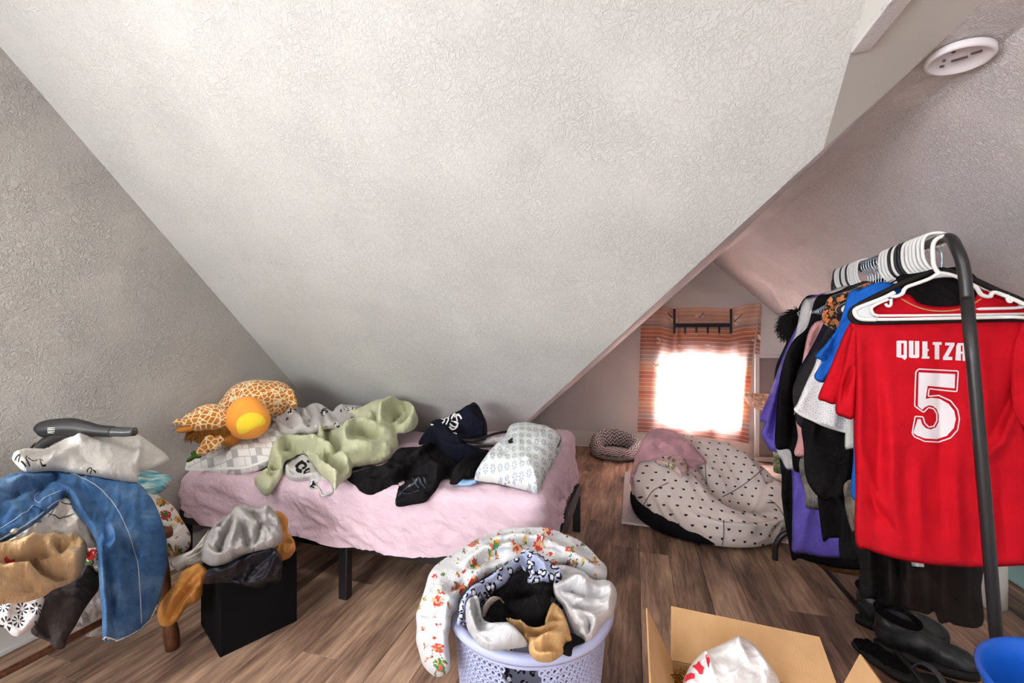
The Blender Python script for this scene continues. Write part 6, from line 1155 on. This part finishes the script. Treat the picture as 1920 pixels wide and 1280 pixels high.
ring = [(440, 382), (640, 392), (836, 402), (830, 500), (822, 608), (690, 595), (545, 578), (535, 655), (640, 645), (760, 700), (830, 790), (848, 880), (830, 990), (760, 1070), (640, 1112), (500, 1105), (400, 1060), (375, 1025), (390, 940), (405, 854), (485, 860), (500, 920), (540, 962), (590, 955), (622, 900), (622, 830), (592, 780), (540, 766), (490, 815), (400, 752), (405, 580), (412, 410), (440, 382)]
ribbon('number_outline', sj, nC(ring), 2.4, m_vin, sj.o, off=0.0025, sm=0)
# near hangers, seen whole: white one in front, black velvet one carrying the jersey
gC6 = lambda L: cz(1540, 430, 7.385, L)
wh = thing('plastic_hanger', 'large white tubular hanger at the very front of the rack', 'hanger', PY(1765, 540, 1.49))
def ytube(name, L, r, m, p, y=1.49, sm=5, n=10): return tube(name, [PY(a, b, y) for a, b in L], r, m, p, n, sm=sm)
ytube('hook', gC6([(1780, 150), (1740, 100), (1660, 100), (1580, 150), (1545, 230), (1545, 380), (1555, 480), (1590, 560), (1640, 610)]), 0.0055, m_hw, wh)
outer = gC6([(1640, 600), (1500, 680), (1330, 745), (1200, 790), (1150, 830), (1120, 890), (1040, 925), (960, 920), (935, 890)])
ytube('shoulder', outer, 0.0052, m_hw, wh); ytube('shoulder', gC6([(1010, 870), (900, 930), (700, 1010), (540, 1070), (470, 1110), (465, 1160), (500, 1215), (580, 1245), (760, 1248)]), 0.0058, m_hw, wh)
ytube('shoulder', gC6([(1640, 600), (1760, 620), (1900, 665)]) + [(1815, 530), (1830, 538), (1840, 552), (1856, 556), (1866, 548), (1920, 570), (1948, 590), (1950, 600)], 0.0052, m_hw, wh)
ytube('inner_rail', gC6([(930, 965), (780, 1030), (700, 1080), (695, 1120), (730, 1175), (800, 1195)]), 0.004, m_hw, wh)
ytube('trouser_bar', gC6([(560, 1245), (1000, 1245), (1500, 1235), (2000, 1225)]) + [(1900, 594), (1948, 597)], 0.0048, m_hw, wh, sm=0); ytube('trouser_bar', gC6([(760, 1192), (1300, 1190), (2000, 1180)]) + [(1920, 588)], 0.0035, m_hw, wh, sm=0)
for L in ([(965, 960), (965, 1030), (945, 1062), (910, 1055), (890, 1025)], ): ytube('strap_hook', gC6(L), 0.0038, m_hw, wh)
ytube('strap_hook', [(1888, 552), (1889, 562), (1895, 566), (1899, 558)], 0.0038, m_hw, wh)
wp = relief('tip_web', gC6([(480, 1130), (560, 1070), (760, 985), (900, 940), (880, 970), (720, 1050), (680, 1110), (720, 1190), (780, 1230), (600, 1235), (500, 1200)]), [(0, 0, 'y', 1.492)], plain('pale_hanger_web', (206, 210, 212), 0.45), wh, thick=0.003, edge=4, g=3, up=0.0, back=0.002, crumple=0)
wp = relief('neck_web', gC6([(1590, 590), (1640, 580), (1780, 610), (1900, 650), (1900, 668), (1700, 665), (1500, 690), (1480, 680)]), [(0, 0, 'y', 1.492)], plain('pale_hanger_web', (206, 210, 212), 0.45), wh, thick=0.003, edge=4, g=3, up=0.0, back=0.002, crumple=0)
bh = thing('velvet_hanger', 'black velvet hanger inside the red jersey', 'hanger', PY(1765, 545, 1.515))
ytube('shoulder', [(1765, 505), (1730, 515), (1690, 532), (1640, 556), (1605, 575), (1595, 588), (1598, 598), (1615, 604), (1700, 603), (1800, 600), (1900, 598), (1945, 600), (1950, 590), (1920, 566), (1870, 545), (1820, 522), (1765, 505)], 0.008, m_hb, bh, 1.518, 3)
ytube('hook', [(1765, 505), (1766, 480), (1762, 470), (1752, 466)], 0.0025, m_hm, bh, 1.515)
lin2 = hung('dark_neck_lining', [(1680, 545), (1720, 530), (1765, 522), (1810, 530), (1850, 545), (1830, 575), (1780, 585), (1730, 580)], 1.575, m_blk2, 'black top visible inside the neck of the red jersey', 'top', n=0); lin2.o.name = 'black_tank_top'

# ================================================================== FLOOR AT THE NEAR END
m_card = NB('corrugated_cardboard').set(0.85, 0.2); ob = m_card.coord('Object'); wv = m_card.node('ShaderNodeTexWave'); wv.inputs['Scale'].default_value = 40; m_card.l.new(ob, wv.inputs['Vector']); m_card.base(m_card.ramp(m_card.noise(ob, 8, 3), [(0.3, lin((186, 146, 102))), (0.7, lin((204, 164, 120)))])); m_card.bump(wv.outputs['Fac'], 0.12, 0.002); m_card = m_card.m
cx = thing('cardboard_box', 'open cardboard box with flaps up in the foreground', 'box', (0.275, 1.0, 0))
X0, X1, Y0, Y1, ZB = 0.09, 0.455, 0.86, 1.138, 0.35; TH = 0.005
for nm, c, sz in (('back_panel', ((X0 + X1) / 2, Y1, ZB / 2), (X1 - X0, TH, ZB)), ('front_panel', ((X0 + X1) / 2, Y0, ZB / 2), (X1 - X0, TH, ZB)), ('side_panel', (X0, (Y0 + Y1) / 2, ZB / 2), (TH, Y1 - Y0, ZB)), ('side_panel', (X1, (Y0 + Y1) / 2, ZB / 2), (TH, Y1 - Y0, ZB)), ('bottom', ((X0 + X1) / 2, (Y0 + Y1) / 2, 0.005), (X1 - X0, Y1 - Y0, TH))): box(nm, c, sz, m_card, cx, 0.001)
def flap(name, q):
    q = [np.array(v, float) for v in q]; n = np.cross(q[1] - q[0], q[3] - q[0]); n /= np.linalg.norm(n); b = [v + n * 0.004 for v in q]; mobj(name, q + b, [(0, 1, 2, 3), (7, 6, 5, 4), (0, 4, 5, 1), (1, 5, 6, 2), (2, 6, 7, 3), (3, 7, 4, 0)], m_card, cx, smooth=False)
flap('flap', [(X0, Y1, ZB), (X1, Y1, ZB), (X1, Y1 + 0.112, ZB + 0.054), (X0 + 0.01, Y1 + 0.112, ZB + 0.07)])
flap('flap', [(X0, Y0, ZB), (X0, Y1, ZB), (X0 - 0.06, Y1, ZB + 0.122), (X0 - 0.06, Y0, ZB + 0.122)])
flap('flap', [(X1, Y1, ZB), (X1, Y0, ZB), (X1 + 0.042, Y0, ZB + 0.1), (X1 + 0.042, Y1, ZB + 0.1)])
flap('flap', [(X0, Y0, ZB), (X1, Y0, ZB), (X1, Y0 - 0.1, ZB - 0.07), (X0, Y0 - 0.1, ZB - 0.07)])
oC = lambda L: cz(1180, 1080, 3.84, L)
nbw = NB('white_plastic_film').set(0.25, 0.5); nbw.base(lin((226, 224, 224))); _u = nbw.coord('UV'); nbw.bump(nbw.noise(_u, 60, 4, 0.6, 1.5), 0.5, 0.006); m_pf = nbw.m
s = relief('carrier_bag', oC([(380, 850), (385, 760), (400, 720), (440, 645), (520, 565), (640, 512), (780, 448), (870, 480), (930, 530), (1000, 630), (1050, 700), (1095, 790), (1100, 900), (700, 960), (450, 930)]), [(1285, 1275, 't', 0.94), (1340, 1225, 't', 0.99), (1385, 1200, 't', 1.02), (1430, 1240, 't', 0.98), (1460, 1285, 't', 0.95), (1370, 1300, 't', 0.9)], m_pf, thick=0.07, edge=26, g=3.2, folds=[(oC([(520, 570), (560, 650), (600, 760)]), 0.02, 5), (oC([(780, 455), (790, 560), (860, 700)]), 0.014, 8), (oC([(640, 620), (760, 640), (900, 740)]), -0.012, 6), (oC([(900, 540), (960, 640), (1040, 760)]), 0.012, 6)], auto=dict(n=26, ang=50, spread=60, len=30, w=4, amp=0.003, seed=3), crumple=0.35)
tag(s.o, 'white plastic carrier bag with a red logo inside the cardboard box', 'bag')
m_rl = plain('red_logo_ink', (206, 34, 58), 0.5)
patch('logo', s, [oC([(450, 692), (480, 690), (500, 662), (510, 690), (535, 720), (528, 768), (505, 766), (488, 740), (462, 712)]), oC([(548, 655), (562, 655), (580, 690), (580, 710), (568, 735)]), oC([(395, 768), (405, 752), (440, 750), (470, 768), (470, 800), (395, 800)])], m_rl, s.o, off=0.003, g=3)
m_gold = plain('gold_foil', (190, 150, 70), 0.25, 0.5, 0.9); rnd = random.Random(2); parts = []
for k in range(60):
    a = P(1262 + rnd.uniform(-3, 16), 1268 + rnd.uniform(-4, 18), 1.03 + rnd.uniform(-0.03, 0.03)); d = np.array([rnd.uniform(-1, 1), rnd.uniform(-1, 1), rnd.uniform(-0.4, 1)]) * 0.018; parts.append(tube_data([a, a + d, a + d * 1.6 + np.array([0, 0, -0.006])], 0.0016, 4))
gt = multi('gold_tinsel', parts, m_gold); tag(gt, 'tuft of gold tinsel in the corner of the cardboard box', 'tinsel', kind='stuff')
# boots
m_boot = NB('black_worn_leather').set(0.38, 0.45); ob = m_boot.coord('Object'); m_boot.base(m_boot.ramp(m_boot.noise(ob, 12, 4), [(0.4, lin((24, 25, 27))), (0.65, lin((58, 62, 66)))])); m_boot.bump(m_boot.noise(ob, 40, 4), 0.4, 0.004); m_boot = m_boot.m
m_sole = plain('black_rubber_sole', (22, 21, 21), 0.7); m_bfur = plain('black_fleece_cuff', (20, 19, 20), 0.95, 0.1, 0, (200, 1.0, 0.01))
def boot(label, loc, rz):
    e = thing('ankle_boot', label, 'boot', loc, None); R_ = Euler((0, 0, rz)).to_matrix()
    def L(x, y, z): return np.array(loc) + np.array(R_ @ Vector((x, y, z)))
    blob('upper', [(L(0.0, 0, 0.075), (0.06, 0.048, 0.065), (0, 0, rz)), (L(0.07, 0, 0.062), (0.075, 0.05, 0.05), (0, 0.18, rz)), (L(0.14, 0.0, 0.05), (0.07, 0.05, 0.038), (0, 0.12, rz)), (L(0.175, 0, 0.045), (0.045, 0.045, 0.03), (0, 0, rz)), (L(0.005, 0, 0.11), (0.062, 0.05, 0.04), (0, 0, rz))], m_boot, e, 0.007, 4, 0.012, 30)
    pr = [L(0.08 + 0.14 * math.cos(a) * (1 if True else 1), 0.052 * math.sin(a) * (1 + 0.12 * math.cos(a)), 0.0) for a in np.linspace(0, 2 * math.pi, 40, endpoint=False)]
    n = 40; V = [p + np.array([0, 0, 0.0]) for p in pr] + [p + np.array([0, 0, 0.026]) for p in pr]; F = [(k, (k + 1) % n, n + (k + 1) % n, n + k) for k in range(n)] + [tuple(range(n - 1, -1, -1)), tuple(range(n, 2 * n))]; mobj('sole', V, F, m_sole, e)
    V, F = tube_data([L(0.008 + 0.055 * math.cos(a), 0.044 * math.sin(a), 0.142 - 0.012 * math.cos(a)) for a in np.linspace(0, 2 * math.pi, 30, endpoint=False)], 0.014, 10, True); mobj('fleece_cuff', V, F, m_bfur, e)
    bm = bmesh.new(); bmesh.ops.create_circle(bm, cap_ends=True, segments=24, radius=1.0, matrix=Matrix.Translation([float(v) for v in L(0.008, 0, 0.135)]) @ Euler((0, 0, rz)).to_matrix().to_4x4() @ Matrix.Diagonal((0.052, 0.041, 1, 1))); from_bm('lining', bm, m_bfur, e)
    return e
boot('scuffed black ankle boot nearest the blue tub', (0.93, 1.895, 0.0), -0.30)
boot('black ankle boot standing behind its scuffed twin under the skirt', (0.935, 2.045, 0.0), -0.26)
sp = thing('fuzzy_slipper', 'black fuzzy slipper lying beside the boots', 'slipper', PZ(1650, 1235, 0.0))
pa = PZ(1618, 1213, 0.02); pb_ = PZ(1690, 1262, 0.02); dv = pb_ - pa; rz = math.atan2(dv[1], dv[0]); ctr = (pa + pb_) / 2
blob('sole', [(pa + dv * 0.12, (0.05, 0.04, 0.018), (0, 0, rz)), (ctr, (0.10, 0.045, 0.02), (0, 0, rz)), (pa + dv * 0.9, (0.055, 0.045, 0.02), (0, 0, rz))], m_sole, sp, 0.007, 3)
blob('fuzzy_footbed', [(pa + dv * 0.15 + np.array([0, 0, 0.014]), (0.042, 0.033, 0.016), (0, 0, rz)), (ctr + np.array([0, 0, 0.014]), (0.09, 0.036, 0.016), (0, 0, rz))], m_bfur, sp, 0.006, 2, 0.014, 60)
sb = thing('sandal', 'dark strappy sandal at the bottom edge behind the box flap', 'sandal', PZ(1740, 1275, 0.0))
pa = PZ(1690, 1262, 0.015) + np.array([0.02, -0.02, 0]); pb_ = PZ(1790, 1290, 0.015); dv = pb_ - pa; rz = math.atan2(dv[1], dv[0]); ctr = (pa + pb_) / 2
blob('sole', [(ctr, (0.12, 0.042, 0.016), (0, 0, rz))], m_sole, sb, 0.007, 2)
tube('strap', [ctr + np.array([-0.04, 0.05, 0.0]), ctr + np.array([-0.02, 0.02, 0.05]), ctr + np.array([0.0, -0.02, 0.05]), ctr + np.array([0.02, -0.05, 0.0])], 0.012, plain('grey_strap', (70, 68, 72), 0.6), sb, 8, sm=5, squash=0.3)
# blue tub
tb = thing('plastic_tub', 'bright blue plastic tub at the corner of the view', 'tub', (0.80, 1.10, 0)); m_tub = plain('cobalt_plastic', (22, 92, 196), 0.35, 0.5); tcx, tcy = 0.90, 1.085
lathe('wall', [(0.001, 0.004), (0.14, 0.004), (0.15, 0.012), (0.185, 0.42), (0.198, 0.45), (0.20, 0.462), (0.196, 0.468), (0.188, 0.46), (0.178, 0.42), (0.143, 0.016), (0.001, 0.012)], (tcx, tcy, 0), m_tub, tb, 64)
cb = blob('sequin_garment', [((tcx + 0.02, tcy, 0.2), (0.13, 0.13, 0.14), (0, 0, 0))], pat_scatter('dark_glitter_cloth', (24, 24, 30), [(200, 200, 210), (120, 60, 60)], 60, 0.3, 2, dens=0.3), None, 0.012, 3, 0.03, 22); tag(cb, 'dark glittery garment stuffed into the blue tub', 'garment')
# teal box and paper roll on the far side of the rack
tl = thing('storage_box', 'pale teal storage box on the floor beyond the rack', 'box', (1.94, 2.33, 0)); m_teal = plain('pale_teal_plastic', (150, 206, 208), 0.5); box('body', (1.94, 2.33, 0.15), (0.42, 0.62, 0.30), m_teal, tl, 0.012); box('lid', (1.94, 2.33, 0.312), (0.44, 0.64, 0.024), m_teal, tl, 0.008)
rl = thing('paper_roll', 'white paper roll standing behind the sheer skirt', 'roll', (1.5, 2.36, 0)); m_pap = plain('white_paper', (226, 220, 214), 0.8)
lathe('roll', [(0.022, 0.0), (0.055, 0.0), (0.055, 0.22), (0.022, 0.22), (0.022, 0.0)], (1.5, 2.36, 0.001), m_pap, rl, 32)
blob('wrapper', [((1.5, 2.36, 0.235), (0.055, 0.055, 0.02), (0, 0, 0))], m_pf, rl, 0.006, 1, 0.02, 60)
# smoke detector base on the sloping ceiling
nsl = np.array([-0.13, 0, -1.0]); nsl /= np.linalg.norm(nsl); dc = np.array([0.82, 1.383, 1.909]); ty = np.array([0, 1.0, 0]); tx = np.cross(ty, nsl)
sd = thing('smoke_detector_base', 'white round smoke detector base on the sloping ceiling', 'smoke detector', dc)
m_sd = plain('white_abs', (232, 226, 230), 0.4)
def disc(name, prof, mat, parent, n=48, c=dc):
    V = []; F = []
    for r, h in prof:
        for k in range(n): a = 2 * math.pi * k / n; V.append(c + (tx * math.cos(a) + ty * math.sin(a)) * r + nsl * h)
    for i in range(len(prof) - 1):
        for k in range(n): F.append((i * n + k, i * n + (k + 1) % n, (i + 1) * n + (k + 1) % n, (i + 1) * n + k))
    return mobj(name, V, F, mat, parent)
disc('ring', [(0.066, 0.0), (0.068, 0.012), (0.064, 0.018), (0.058, 0.018), (0.055, 0.010), (0.02, 0.010), (0.001, 0.010)], m_sd, sd)
m_slot = plain('dark_slot', (92, 84, 88), 0.8)
for u, v, a, l in ((0.0, 0.0, 0.6, 0.03), (-0.02, -0.025, 0.6, 0.02), (0.02, 0.03, 0.2, 0.008), (0.03, -0.03, 0.2, 0.006)):
    c0 = dc + tx * u + ty * v + nsl * 0.011; d0 = (tx * math.cos(a) + ty * math.sin(a)) * l / 2; tube('slot', [c0 - d0, c0 + d0], 0.0035, m_slot, sd, 6)
disc('screw', [(0.004, 0.010), (0.004, 0.013), (0.0005, 0.014)], m_slot, sd, 12, dc + tx * 0.03 + ty * 0.005)
